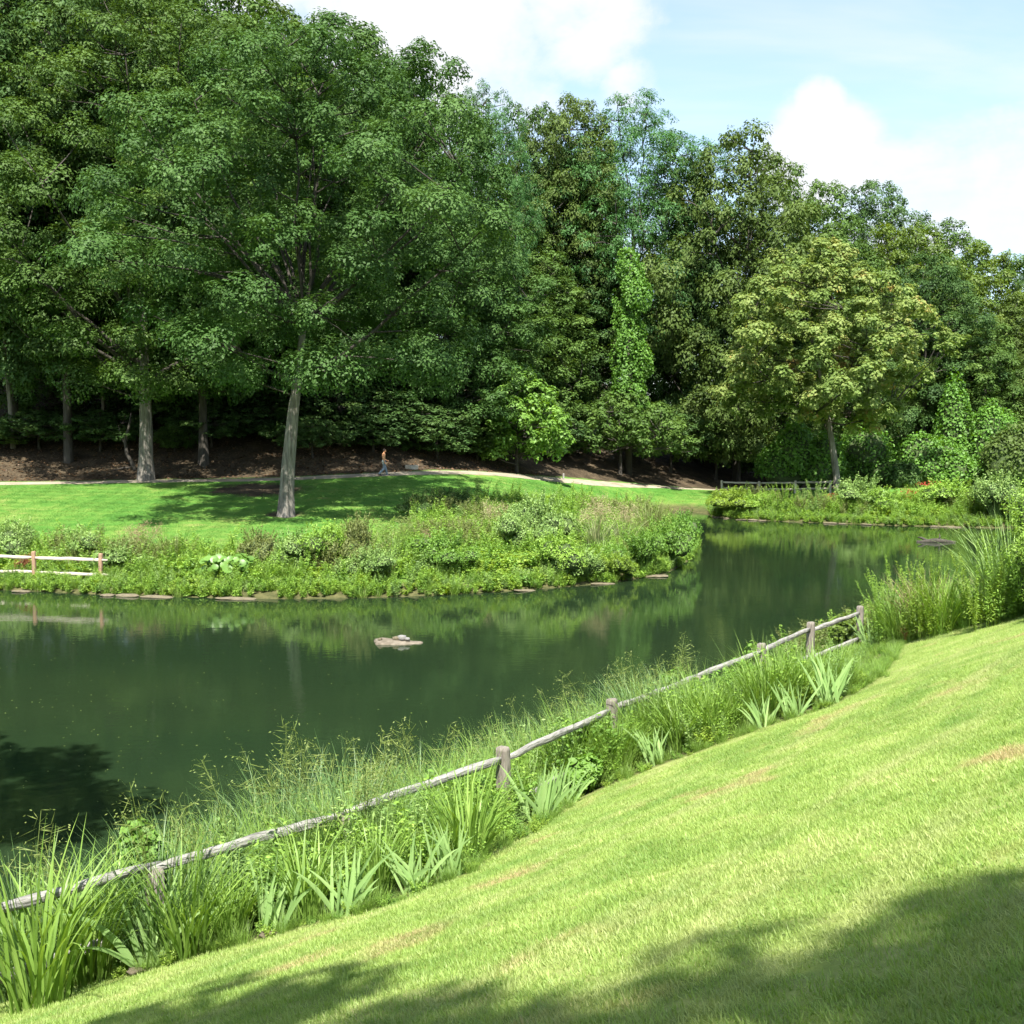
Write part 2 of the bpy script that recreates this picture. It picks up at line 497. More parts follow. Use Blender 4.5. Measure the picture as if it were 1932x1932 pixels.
ctrl = [(p[0], p[1], p[2]) for p in PATH3]
for a, b in zip(FAR[:-1], FAR[1:]):
    k = max(1, int(np.hypot(*(b - a)) / 5))
    for i in range(k):
        c = a + (b - a) * i / k
        ctrl.append((c[0], c[1], .28))
for p in PATH3[::2]:
    ctrl.append((p[0] - 4, p[1] + 35, p[2] + .5)); ctrl.append((p[0] - 4, p[1] + 110, p[2] + .5))
ctrl += [(-100, 60, 3.3), (-100, 20, 2.5), (-130, 100, 3.5), (80, 130, 2.0), (120, 200, 3), (90, 80, 2.2), (60, 76, 1.5), (50, 100, 1.5), (27, 88, 1.5), (27, 96, 1.6), (40, 88, 1.3), (50, 88, 1.4), (42, 80, .8)]
ctrl = np.array(ctrl)


def _phi(r2):
    return np.where(r2 > 1e-9, .5 * r2 * np.log(r2 + 1e-12), 0)


_A = _phi(((ctrl[:, None, :2] - ctrl[None, :, :2]) / 50) ** 2 @ np.ones(2)) + np.eye(len(ctrl)) * 2e-4
_P = np.hstack([np.ones((len(ctrl), 1)), ctrl[:, :2] / 50])
_S = np.block([[_A, _P], [_P.T, np.zeros((3, 3))]])
_w = np.linalg.solve(_S, np.concatenate([ctrl[:, 2], np.zeros(3)]))


def tps(x, y):
    x = np.clip(x, -140, 150); y = np.clip(y, 5, 215)
    o = _w[-3] + _w[-2] * x / 50 + _w[-1] * y / 50
    for (cx, cy_, _), w in zip(ctrl, _w[:-3]):
        r2 = ((x - cx) / 50) ** 2 + ((y - cy_) / 50) ** 2
        o = o + w * _phi(r2)
    return o


def sstep(a, b, x):
    t = np.clip((x - a) / (b - a), 0, 1)
    return t * t * (3 - 2 * t)


def path_side(x, y):
    """distance behind the path (positive away from the pond)"""
    yp = np.interp(x, PATH[:, 0], PATH[:, 1])
    sl = np.interp(x, PATH[:, 0], np.gradient(PATH[:, 1], PATH[:, 0]))
    return (y - yp) / np.sqrt(1 + sl ** 2)


def height_raw(x, y):
    dn, df = pl_dist(x, y, NEAR), pl_dist(x, y, FAR)
    ins = inside(x, y, POND)
    hn = .40 * np.minimum(dn, 11.5) + 1.6 * (1 - np.exp(-np.maximum(dn - 11.5, 0) * .25))
    hf = np.clip(tps(x, y), .15, 9) * sstep(-.1, .9, df)
    dp = path_side(x, y)
    k = 1.0 - .35 * sstep(5, 40, x)
    hill = k * (.30 * np.clip(dp - 2.0, 0, 22) + .13 * np.clip(dp - 24, 0, 80) + .04 * np.clip(dp - 104, 0, 500))
    hf = hf + hill
    w = 1 / (1 + np.exp(np.clip((dn - df) / 2.5, -40, 40)))
    h = hn * w + hf * (1 - w)
    dd = np.minimum(dn, df)
    return np.where(ins, -np.minimum(.28 * dd + .02, 1.6), np.maximum(h, .05 + .02 * np.minimum(dd, 5)))


GX0, GY0, GS = -130.0, -45.0, .5
_gx = np.arange(GX0, 190.01, GS); _gy = np.arange(GY0, 250.01, GS)
_XX, _YY = np.meshgrid(_gx, _gy, indexing='ij')
HG = height_raw(_XX, _YY)


def height(x, y):
    x = np.asarray(x, float); y = np.asarray(y, float)
    fx = np.clip((x - GX0) / GS, 0, HG.shape[0] - 1.001); fy = np.clip((y - GY0) / GS, 0, HG.shape[1] - 1.001)
    i, j = fx.astype(int), fy.astype(int); a, b = fx - i, fy - j
    return (HG[i, j] * (1 - a) * (1 - b) + HG[i + 1, j] * a * (1 - b) + HG[i, j + 1] * (1 - a) * b + HG[i + 1, j + 1] * a * b)


_T = np.concatenate([np.arange(2, 40, .05), np.arange(40, 230, .15)])


def hit(dx, dy):
    """where the sight line through a photo pixel meets the ground (or the water)"""
    d = ray(dx, dy); d = d / d[1]
    p = np.array([0, 0, CAM_H]) + _T[:, None] * d
    g = np.maximum(height(p[:, 0], p[:, 1]), 0)
    b = np.nonzero(p[:, 2] <= g)[0]
    k = b[0] if len(b) else len(_T) - 1
    return np.array([p[k, 0], p[k, 1], float(g[k])])


def gpt(x, y, dz=0.0):
    return (float(x), float(y), float(height(x, y)) + dz)


edge_px = [(-200, 1945), (0, 1893), (250, 1840), (500, 1770), (690, 1722), (870, 1652), (960, 1592), (1080, 1512), (1240, 1445), (1400, 1387), (1560, 1335), (1650, 1285),
           (1700, 1218), (1800, 1178), (1932, 1150), (2050, 1125)]
EDGE = np.array([hit(*p)[:2] for p in edge_px])
EDGE = np.vstack([[EDGE[0] + (EDGE[0] - EDGE[1]) * 12], EDGE, [EDGE[-1] + (EDGE[-1] - EDGE[-2]) * 3]])


def near_lawn_side(x, y):
    """signed distance from the edge of the near lawn, positive on the lawn"""
    d = pl_dist(x, y, EDGE)
    ye = np.interp(x, EDGE[:, 0], EDGE[:, 1])
    s = np.where(y < ye, 1, -1)
    s = np.where(x > EDGE[-1, 0], 1, s); s = np.where((x < EDGE[0, 0]) & (y < 0), 1, s)
    return d * s


# the ground: one sheet, finer where the picture looks closely
def coords(parts):
    return np.unique(np.round(np.concatenate(parts), 3))


gx = coords([[-3000, -1200, -500, -250], np.arange(-130, 190, 4.0), np.arange(-48, 52, .8), np.arange(-8, 14, .3)])
gy = coords([[-3000, -1000, -300, -120], np.arange(-45, 250, 4.0), np.arange(30, 112, .7), np.arange(2, 31, .35), [400, 900, 3000]])
X, Y = np.meshgrid(gx, gy, indexing='ij')
Z = height(X, Y)
nx, ny = X.shape
i, j = np.meshgrid(np.arange(nx - 1), np.arange(ny - 1), indexing='ij')
quads = np.stack([i * ny + j, (i + 1) * ny + j, (i + 1) * ny + j + 1, i * ny + j + 1], -1).reshape(-1, 4)
mb = MB(); mb.add(np.stack([X, Y, Z], -1).reshape(-1, 3), quads)

gm, n, l = new_mat('ground_cover')
atn = n.new('ShaderNodeAttribute'); atn.attribute_name = 'zone'
sepc = n.new('ShaderNodeSeparateColor'); l.new(atn.outputs['Color'], sepc.inputs[0])
geo = n.new('ShaderNodeNewGeometry')


def gnoise(scale, detail=6, stretch=None, rough=.6, rot=0):
    no = n.new('ShaderNodeTexNoise'); no.inputs['Scale'].default_value = scale; no.inputs['Detail'].default_value = detail
    no.inputs['Roughness'].default_value = rough
    if stretch:
        mp = n.new('ShaderNodeMapping'); mp.inputs['Scale'].default_value = stretch; mp.inputs['Rotation'].default_value = (0, 0, rot)
        mp.vector_type = 'TEXTURE' if rot else 'POINT'
        l.new(geo.outputs['Position'], mp.inputs[0]); l.new(mp.outputs[0], no.inputs['Vector'])
    else:
        l.new(geo.outputs['Position'], no.inputs['Vector'])
    return no.outputs[0]


def gramp(v, stops):
    r = ramp_node(n, stops); l.new(v, r.inputs[0]); return r.outputs[0]


def gmix(f, a, b):
    m_ = n.new('ShaderNodeMix'); m_.data_type = 'RGBA'
    l.new(f, m_.inputs[0]); l.new(a, m_.inputs[6]); l.new(b, m_.inputs[7]); return m_.outputs[2]


def gmul(a, b, op='MULTIPLY'):
    m_ = n.new('ShaderNodeMath'); m_.operation = op
    for k_, v_ in enumerate((a, b)):
        if isinstance(v_, (int, float)): m_.inputs[k_].default_value = v_
        else: l.new(v_, m_.inputs[k_])
    return m_.outputs[0]


big, fin, mid_ = gnoise(.35, 4), gnoise(26, 4), gnoise(3.2, 6)
nl = gramp(gmul(gmul(big, .35), gmul(mid_, .65), 'ADD'), [(.34, (.11, .165, .032)), (.5, (.185, .245, .055)), (.64, (.26, .29, .10))])
fl = gramp(gmul(gmul(gnoise(.22, 5), .5), gmul(gnoise(1.6, 7), .5), 'ADD'), [(.36, (.045, .135, .018)), (.46, (.072, .178, .026)), (.56, (.115, .205, .036)), (.66, (.185, .215, .060))])
lit = gramp(gmul(gmul(gnoise(.9, 6), .5), gmul(gnoise(7, 6), .5), 'ADD'), [(.34, (.022, .017, .011)), (.5, (.048, .036, .022)), (.66, (.115, .088, .054))])  # litter tone darkened to stand in for canopy shade
soil = gramp(mid_, [(.35, (.045, .05, .018)), (.65, (.10, .095, .04))])
c = gmix(sepc.outputs[0], soil, nl)
c = gmix(sepc.outputs[1], c, fl)
wob = gmul(sepc.outputs[2], gmul(gmul(gnoise(.6, 5), 1.6), .2, 'ADD'))
wr = n.new('ShaderNodeMapRange'); wr.inputs[1].default_value = .35; wr.inputs[2].default_value = .62; l.new(wob, wr.inputs[0])
c = gmix(wr.outputs[0], c, lit)
gp = n.new('ShaderNodeBsdfPrincipled'); gp.inputs['Roughness'].default_value = .95; gp.inputs['Specular IOR Level'].default_value = .15
l.new(c, gp.inputs['Base Color'])
bp = n.new('ShaderNodeBump'); bp.inputs['Strength'].default_value = .55; bp.inputs['Distance'].default_value = .06
l.new(gmul(gmul(fin, .5), gmul(gnoise(9, 5), .8), 'ADD'), bp.inputs['Height']); l.new(bp.outputs[0], gp.inputs['Normal'])
go = n.new('ShaderNodeOutputMaterial'); l.new(gp.outputs[0], go.inputs[0])

ground = mb.build('ground', gm, smooth=True)
tag(ground, 'grassy ground sloping down to the pond and up into the woods', 'ground', kind='structure')
dp = path_side(X, Y)
dn, df = pl_dist(X, Y, NEAR), pl_dist(X, Y, FAR)
nearw = dn < df
zl = np.where(nearw, sstep(-.15, .2, near_lawn_side(X, Y)), 0)
zf = np.where(nearw, 0, sstep(.6, 2.0, df))
zb = np.where(nearw, 0, sstep(-.5, 2.5, dp))
# worn, litter-covered ground between the path and the two big oaks
worn = .85 * np.exp(-(((X + 15.6) / 3.4) ** 2 + ((Y - 70.3) / 3.2) ** 2))
worn2 = np.exp(-(((X + 12.2) / 1.6) ** 2 + ((Y - 61.5) / 1.6) ** 2)) * .8
zb = np.maximum(zb, np.where(nearw, 0, np.maximum(np.clip(worn * 1.25, 0, 1), worn2)))
ca = ground.data.color_attributes.new('zone', 'FLOAT_COLOR', 'POINT')
ca.data.foreach_set('color', np.stack([zl, zf, zb, np.ones_like(zl)], -1).astype(np.float32).ravel())

# the pond
wm, n, l = new_mat('pond_water')
geo = n.new('ShaderNodeNewGeometry')
mp = n.new('ShaderNodeMapping'); mp.inputs['Scale'].default_value = (1.0, 1.5, 1.0); l.new(geo.outputs['Position'], mp.inputs[0])
n1 = n.new('ShaderNodeTexNoise'); n1.inputs['Scale'].default_value = 2.6; n1.inputs['Detail'].default_value = 4; n1.inputs['Roughness'].default_value = .55
n2 = n.new('ShaderNodeTexNoise'); n2.inputs['Scale'].default_value = .35; n2.inputs['Detail'].default_value = 3
n3 = n.new('ShaderNodeTexNoise'); n3.inputs['Scale'].default_value = .07; n3.inputs['Detail'].default_value = 3
for q_ in (n1, n2, n3): l.new(mp.outputs[0], q_.inputs['Vector'])
ml = n.new('ShaderNodeMath'); ml.operation = 'MULTIPLY'
mr = n.new('ShaderNodeMapRange'); mr.inputs[1].default_value = .35; mr.inputs[2].default_value = .7; mr.inputs[3].default_value = .25
l.new(n2.outputs[0], mr.inputs[0]); l.new(n1.outputs[0], ml.inputs[0]); l.new(mr.outputs[0], ml.inputs[1])
b = n.new('ShaderNodeBump'); b.inputs['Strength'].default_value = .085; b.inputs['Distance'].default_value = .05
l.new(ml.outputs[0], b.inputs['Height'])
r = ramp_node(n, [(.3, (.010, .022, .0095)), (.7, (.016, .028, .011))]); l.new(n3.outputs[0], r.inputs[0])
p = n.new('ShaderNodeBsdfPrincipled'); p.inputs['Roughness'].default_value = .035; p.inputs['IOR'].default_value = 1.333
l.new(r.outputs[0], p.inputs['Base Color']); l.new(b.outputs[0], p.inputs['Normal'])
o = n.new('ShaderNodeOutputMaterial'); l.new(p.outputs[0], o.inputs[0])
mb = MB()
wx, wy = np.linspace(-58, 46, 27), np.linspace(-8, 100, 28)
XX, YY = np.meshgrid(wx, wy, indexing='ij')
i, j = np.meshgrid(np.arange(26), np.arange(27), indexing='ij')
mb.add(np.stack([XX, YY, XX * 0], -1).reshape(-1, 3), np.stack([i * 28 + j, (i + 1) * 28 + j, (i + 1) * 28 + j + 1, i * 28 + j + 1], -1).reshape(-1, 4))
water = mb.build('pond_water', wm)
tag(water, 'still dark green pond winding between the grassy banks', 'pond', kind='structure')

# the footpath
rng = np.random.default_rng(5)
pp = PATH[1:-2]
tt = np.concatenate([[0], np.cumsum(np.hypot(*np.diff(pp, axis=0).T))])
s_ = np.arange(0, tt[-1], .8)
cx, cy_ = np.interp(s_, tt, pp[:, 0]), np.interp(s_, tt, pp[:, 1])
ker = np.ones(9) / 9
cx[4:-4], cy_[4:-4] = np.convolve(cx, ker, 'valid'), np.convolve(cy_, ker, 'valid')
tx, ty = np.gradient(cx), np.gradient(cy_)
ln_ = np.hypot(tx, ty); tx, ty = tx / ln_, ty / ln_
cols = []
for kk, o_ in enumerate((-.75, -.3, .2, .7)):
    jj = o_ + (rng.normal(0, .07, len(cx)) if kk in (0, 3) else 0)
    x_, y_ = cx - ty * jj, cy_ + tx * jj
    cols.append(np.stack([x_, y_, height(x_, y_) + (.03 if kk in (1, 2) else .012)], -1))
V = np.stack(cols, 1)
i, j = np.meshgrid(np.arange(len(cx) - 1), np.arange(3), indexing='ij')
mb = MB(); mb.add(V.reshape(-1, 3), np.stack([i * 4 + j, (i + 1) * 4 + j, (i + 1) * 4 + j + 1, i * 4 + j + 1], -1).reshape(-1, 4))
tag(mb.build('path', M['path'], smooth=True), 'pale footpath curving along the foot of the wooded hill', 'path', kind='structure')


# ================================================================== scattering of uncountable growth
def scatter(name, protos, P, rz, scl, idx, label, cat, tilt=None, kind='stuff', ground_obj=None):
    colp = bpy.data.collections.new(name + '_kinds')
    for k, me in enumerate(protos):
        o = bpy.data.objects.new('%s_kind_%02d' % (name, k), me)
        colp.objects.link(o)
    me = bpy.data.meshes.new(name)
    me.vertices.add(len(P)); me.vertices.foreach_set('co', np.asarray(P, np.float32).ravel())
    rot = np.zeros((len(P), 3), np.float32); rot[:, 2] = rz
    if tilt is not None: rot[:, :2] = tilt
    a = me.attributes.new('rot', 'FLOAT_VECTOR', 'POINT'); a.data.foreach_set('vector', rot.ravel())
    a = me.attributes.new('scl', 'FLOAT', 'POINT'); a.data.foreach_set('value', np.asarray(scl, np.float32))
    a = me.attributes.new('idx', 'INT', 'POINT'); a.data.foreach_set('value', np.asarray(idx, np.int32))
    o = bpy.data.objects.new(name, me); COL.objects.link(o)
    ng = bpy.data.node_groups.new(name + '_scatter', 'GeometryNodeTree')
    ng.interface.new_socket('Geometry', in_out='INPUT', socket_type='NodeSocketGeometry')
    ng.interface.new_socket('Geometry', in_out='OUTPUT', socket_type='NodeSocketGeometry')
    gi, gout = ng.nodes.new('NodeGroupInput'), ng.nodes.new('NodeGroupOutput')
    ci = ng.nodes.new('GeometryNodeCollectionInfo'); ci.inputs[0].default_value = colp
    ci.inputs['Separate Children'].default_value = True; ci.inputs['Reset Children'].default_value = True
    ip = ng.nodes.new('GeometryNodeInstanceOnPoints'); ip.inputs['Pick Instance'].default_value = True

    def na(nm, ty):
        q_ = ng.nodes.new('GeometryNodeInputNamedAttribute'); q_.data_type = ty; q_.inputs[0].default_value = nm
        return q_.outputs[0]
    er = ng.nodes.new('FunctionNodeEulerToRotation')
    L_ = ng.links
    L_.new(na('rot', 'FLOAT_VECTOR'), er.inputs[0])
    L_.new(gi.outputs[0], ip.inputs['Points']); L_.new(ci.outputs[0], ip.inputs['Instance'])
    L_.new(na('idx', 'INT'), ip.inputs['Instance Index']); L_.new(er.outputs[0], ip.inputs['Rotation'])
    L_.new(na('scl', 'FLOAT'), ip.inputs['Scale'])
    L_.new(ip.outputs[0], gout.inputs[0])
    md = o.modifiers.new('scatter', 'NODES'); md.node_group = ng
    tag(o, label, cat, kind=kind)
    return o


# ------------------------------------------------------------------ plant prototypes
def herb_mesh(seed, h, rad, stems, per, lw, mat, droop=.2, name='herb'):
    g = np.random.default_rng(seed); mb = MB()
    PP, NN, AX = [], [], []
    for k in range(stems):
        a = g.uniform(0, 2 * np.pi); r0 = rad * .35 * math.sqrt(g.uniform()); hh = h * g.uniform(.6, 1.0)
        b0 = np.array([r0 * math.cos(a), r0 * math.sin(a), 0]); tip = b0 + np.array([math.cos(a) * rad * g.uniform(.2, .8), math.sin(a) * rad * g.uniform(.2, .8), hh])
        t = np.linspace(0, 1, 4)[:, None]
        pts = b0 + (tip - b0) * t; pts[:, 2] = hh * np.linspace(0, 1, 4) ** .85
        mb.tube(pts, np.linspace(.006, .003, 4) * (1 + h * .3), 3, .2, cap=False)
        u = np.sort(g.uniform(.12, 1, per))
        c = b0 + (tip - b0) * u[:, None]; c[:, 2] = hh * u ** .85
        az = np.arange(per) * 2.4 + g.uniform(0, 6)
        out = np.stack([np.cos(az), np.sin(az), np.full(per, .25)], 1)
        ll = lw[0] * g.uniform(.6, 1.2, per) * (1.15 - .5 * u)
        PP.append(c + out * ll[:, None] * .55); AX.append(np.hstack([out, ll[:, None]]))
    P_ = np.vstack(PP); A_ = np.vstack(AX)
    ax = A_[:, :3].copy(); ax[:, 2] -= droop
    N_ = nrm(np.array([0, 0, 1.0]) + g.normal(0, .45, P_.shape))
    leaves(mb, P_, N_, A_[:, 3], A_[:, 3] * lw[1], g, g.uniform(0, 1, len(P_)), axis=ax)
    return mb.mesh(name, mat)


def tuft_mesh(seed, nb, ln, wd, lean, curv, mat, r0=.12, K=5, name='tuft', heads=0, head_mat=None):
    g = np.random.default_rng(seed); mb = MB()
    blades(mb, g, nb, r0, ln, wd, lean, curv, K)
    return mb.mesh(name, mat)


def panicle(seed, nst, hh, name='seed_heads', size=1.0, mat=None):
    """flowering stems with drooping open seed heads"""
    g = np.random.default_rng(seed); mb = MB()
    for k in range(nst):
        a = g.uniform(0, 2 * np.pi); H = g.uniform(*hh)
        le = g.uniform(.05, .35)
        t = np.linspace(0, 1, 7)
        pts = np.stack([np.cos(a) * (.08 + le * H * t ** 2), np.sin(a) * (.08 + le * H * t ** 2), H * (t - .12 * le * t ** 3)], 1)
        mb.tube(pts, np.linspace(.0045, .0022, 7), 3, .1, cap=False)
        m_ = 26
        u = g.uniform(.70, 1.0, m_)
        c = np.stack([np.interp(u, t, pts[:, i_]) for i_ in range(3)], 1)
        ln2 = .20 * size * (1.15 - u) / .45 * g.uniform(.5, 1.2, m_) + .03
        az = g.uniform(0, 2 * np.pi, m_)
        dirs = nrm(np.stack([np.cos(az) * .8 + math.cos(a) * .5, np.sin(az) * .8 + math.sin(a) * .5, g.uniform(-.15, .6, m_)], 1))
        P_ = c + dirs * ln2[:, None] * .5
        leaves(mb, P_, nrm(g.normal(size=(m_, 3))), ln2, .0055 * size * np.ones(m_), g, g.uniform(0, 1, m_), axis=dirs, fold=0)
        # grains hanging from the ends of the branchlets
        E = c + dirs * ln2[:, None] + g.normal(0, .01, (m_, 3))
        leaves(mb, E, nrm(g.normal(size=(m_, 3))), .026 * size * np.ones(m_), .011 * size * np.ones(m_), g, g.uniform(.3, 1, m_), axis=dirs - np.array([0, 0, .8]))
    return mb.mesh(name, mat or M['plume'])


def goldenrod_mesh(seed, nst, hh, spread, mat, name='stems', ls=1.0):
    """upright leafy wands"""
    g = np.random.default_rng(seed); mb = MB()
    for k in range(nst):
        a = g.uniform(0, 2 * np.pi); H = g.uniform(*hh); r0 = spread * math.sqrt(g.uniform())
        le = g.uniform(0, .62)
        t = np.linspace(0, 1, 5)
        pts = np.stack([np.cos(a) * (r0 + le * H * t ** 2 * .6), np.sin(a) * (r0 + le * H * t ** 2 * .6), H * t], 1)
        mb.tube(pts, np.linspace(.006, .003, 5), 3, .1, cap=False)
        m_ = int(70 * H / ls ** 1.3)
        u = g.uniform(.08, 1.0, m_) ** .8
        c = np.stack([np.interp(u, t, pts[:, i_]) for i_ in range(3)], 1)
        az = g.uniform(0, 2 * np.pi, m_)
        dirs = nrm(np.stack([np.cos(az), np.sin(az), g.uniform(.0, 1.0, m_)], 1))
        ll = ls * (.17 - .10 * u) * g.uniform(.7, 1.2, m_)
        leaves(mb, c + dirs * ll[:, None] * .5, nrm(np.array([0, 0, .8]) + g.normal(0, .5, (m_, 3))), ll, ll * .24, g, np.clip(g.uniform(0, .7, m_) + .35 * (u > .85), 0, 1), axis=dirs)
    return mb.mesh(name, mat)


def lobe_leaves(mb, g, lobes, count, L, asp, up=.5, jit=.6, lower=-.35, shell=(.8, 1.05), noise=.14):
    """leaves over the outside of a heap of ellipsoids"""
    areas = np.array([(rx * ry + rx * rz + ry * rz) for (_, (rx, ry, rz)) in lobes]); areas = areas / areas.sum()
    for (c, r), w in zip(lobes, areas):
        m_ = int(count * w * 1.5)
        d = nrm(g.normal(size=(m_, 3))); d = d[d[:, 2] > lower]
        ph = g.uniform(0, 6.3, 6); fq = g.uniform(2.0, 6.5, (6, 3))
        bump_ = sum(np.sin(d @ fq[k] + ph[k]) for k in range(6)) / 6
        P_ = np.array(c) + d * np.array(r) * ((g.uniform(*shell, len(d)) + bump_ * noise * 2.0)[:, None])
        # drop what is buried inside other lobes
        keep = np.ones(len(P_), bool)
        for (c2, r2) in lobes:
            if c2 is c: continue
            keep &= (((P_ - np.array(c2)) / np.array(r2)) ** 2).sum(1) > .62
        P_, d, b_ = P_[keep], d[keep], bump_[keep]
        N_ = nrm(nrm(d / np.array(r)) * .8 + np.array([0, 0, up]) + g.normal(0, jit, P_.shape))
        ll = L * g.uniform(.7, 1.3, len(P_))
        leaves(mb, P_, N_, ll, ll * asp, g, np.clip(.5 + .35 * b_ + g.normal(0, .2, len(P_)), 0, 1))


def core_mesh(g, lobes, k=.8, name='inner_filler', mat=None):  # closed filler shells added inside the leaves to block the view through
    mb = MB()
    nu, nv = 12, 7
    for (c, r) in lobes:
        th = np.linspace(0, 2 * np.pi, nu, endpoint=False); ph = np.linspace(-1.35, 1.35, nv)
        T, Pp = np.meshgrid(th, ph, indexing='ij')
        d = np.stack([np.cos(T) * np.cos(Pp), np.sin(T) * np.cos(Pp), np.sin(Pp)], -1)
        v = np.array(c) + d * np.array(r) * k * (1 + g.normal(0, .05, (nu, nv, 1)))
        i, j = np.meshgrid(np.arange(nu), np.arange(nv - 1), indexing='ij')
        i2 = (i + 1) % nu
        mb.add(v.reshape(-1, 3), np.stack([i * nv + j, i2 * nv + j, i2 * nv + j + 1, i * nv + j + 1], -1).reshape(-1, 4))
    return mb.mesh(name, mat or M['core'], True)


# ------------------------------------------------------------------ trees
def tree_meshes(seed, H, Rmax, base, nclump, lpc, leafL, asp=.6, trunk_r=.4, prof=None, clump_r=(1.0, 1.9), flat=.6, off=(0, 0), limbs=16, fork=.72,
                hang=False, bark=None, lean=(0, 0), shellb=.5, sep_k=.66):
    """a tapered trunk with limbs, and a crown of leaf clumps with gaps between them. Returns (trunk mesh, crown mesh)"""
    g = np.random.default_rng(seed)
    prof = prof or [(0, .55), (.18, .85), (.4, 1.0), (.65, .92), (.85, .62), (1, .18)]
    pt, pr = zip(*prof)
    C, Rc = [], []
    tries = 0
    lob = g.uniform(0, 6.3, 5)
    while len(C) < nclump and tries < nclump * 40:
        tries += 1
        t = g.uniform(0, 1) ** .9
        a = g.uniform(0, 2 * np.pi)
        Rt = Rmax * np.interp(t, pt, pr) * (1 + .18 * math.sin(3 * a + lob[0] + 5 * t) + .12 * math.sin(5 * a + lob[1] - 7 * t))
        rr = Rt * (1 - (1 - shellb) * g.uniform() ** 1.3) if g.uniform() < .8 else Rt * g.uniform(.1, .7)
        z = base + (H - base) * t
        r = g.uniform(*clump_r) * (1.1 - .35 * t)
        c = np.array([off[0] * t ** .3 + rr * math.cos(a), off[1] * t ** .3 + rr * math.sin(a), z - r * flat * .5])
        ok = True
        if C:
            d = (np.array(C) - c) / np.array([1, 1, flat * 1.05])
            ok = (np.linalg.norm(d, axis=1) > sep_k * (np.array(Rc) + r)).all()
        if ok:
            C.append(c); Rc.append(r)
    C, Rc = np.array(C), np.array(Rc)
    crown = MB()
    for c, r in zip(C, Rc):
        m_ = int(lpc * (r / np.mean(clump_r)) ** 2)
        d = nrm(g.normal(size=(m_, 3)) + np.array([0, 0, .45]))
        out = c - np.array([off[0], off[1], c[2] - 1.5]); out[2] = 1.2
        out = out / np.linalg.norm(out)
        # each bough is a heap of smaller leaf sprays on its upper and outer side
        ns = 15
        sd = nrm(g.normal(size=(ns, 3)) + out * .5 + np.array([0, 0, .45]))
        sr = r * g.uniform(.24, .42, ns)
        sc_ = c + sd * (r * g.uniform(.55, .95, ns))[:, None] * np.array([1, 1, flat])
        pick = g.integers(0, ns, m_)
        P_ = sc_[pick] + d * (sr[pick] * (.45 + .6 * g.uniform(size=m_) ** .6))[:, None] * np.array([1, 1, .75])
        P_[:, 2] -= .15 * sr[pick] * (d[:, 0] ** 2 + d[:, 1] ** 2)
        dd_ = nrm((P_ - c) / np.array([1, 1, flat]))
        N_ = nrm(d * .35 + dd_ * .6 + np.array([0, 0, .5]) + g.normal(0, .26, P_.shape))
        ll = leafL * g.uniform(.65, 1.35, m_)
        tone = np.clip(g.normal(.5, .17) + g.normal(0, .13, m_), 0, 1)
        if hang:
            leaves(crown, P_, N_, ll, ll * asp, g, tone, axis=d * .5 + np.array([0, 0, -1.0]) + g.normal(0, .5, P_.shape))
        else:
            leaves(crown, P_, N_, ll, ll * asp, g, tone, axis=d + g.normal(0, .6, P_.shape))
    trunk, limb = MB(), MB()
    nz = 9
    zt = np.linspace(0, 1, nz)
    top = H * fork
    sway = np.cumsum(g.normal(0, .10, (nz, 2)), 0) * trunk_r * 1.5
    tp = np.stack([off[0] * zt ** 1.6 * .8 + lean[0] * zt + sway[:, 0] * zt, off[1] * zt ** 1.6 * .8 + lean[1] * zt + sway[:, 1] * zt, zt * top - .25], 1)
    tr_ = trunk_r * (1 - .72 * zt); tr_[0] *= 1.7
    tp = np.insert(tp, 1, tp[0] * .93 + tp[1] * .07, 0); tr_ = np.insert(tr_, 1, trunk_r * 1.06)
    trunk.tube(tp, tr_, 14)
    v_ = trunk.v[-1]; k_ = len(tp); ring_ = v_[:k_ * 14].reshape(k_, 14, 3); a_ = np.arange(14) * 2 * np.pi / 14
    fac_ = 1 + .05 * np.sin(3 * a_ + lob[2])[None] + g.normal(0, .03, 14)[None] + g.normal(0, .018, (k_, 14))
    fac_[0] += .55 * np.clip(np.cos(4 * a_ + lob[3]), 0, 1); fac_[1] += .16 * np.clip(np.cos(4 * a_ + lob[3]), 0, 1)
    v_[:k_ * 14] = (tp[:, None] + (ring_ - tp[:, None]) * fac_[..., None]).reshape(-1, 3)
    order = g.permutation(len(C))
    tips = C[order[:limbs]]
    L_pts = [tp]
    for c in tips:
        hz = max(base * .95, c[2] - .75 * np.hypot(*(c[:2] - off)) - .5)
        s0 = np.array([np.interp(hz, tp[:, 2], tp[:, k]) for k in range(3)]) if hz < tp[-1, 2] else tp[-2]
        tt_ = np.linspace(0, 1, 6)[:, None]
        mid = (s0 + c) / 2 + np.array([0, 0, -.06 * np.linalg.norm(c - s0)]) + g.normal(0, .25, 3)
        pts = (1 - tt_) ** 2 * s0 + 2 * tt_ * (1 - tt_) * mid + tt_ ** 2 * c
        r0 = max(.05, trunk_r * .36 * (1 - .5 * hz / H))
        pts[1:-1] += g.normal(0, .16, (4, 3))
        limb.tube(pts, np.linspace(r0, .03, 6), 6, cap=False)
        L_pts.append(pts)
    allp = np.vstack([np.vstack([np.linspace(a, b_, 3) for a, b_ in zip(q[:-1], q[1:])]) for q in L_pts])
    for c in C[order[limbs:]]:
        d = np.linalg.norm(allp - c, axis=1) + np.maximum(0, allp[:, 2] - c[2] + .3) * 1.5
        s0 = allp[np.argmin(d)]
        pts = np.stack([s0, (s0 + c) / 2 + g.normal(0, .15, 3), c])
        limb.tube(pts, [.055, .04, .02], 4, cap=False)
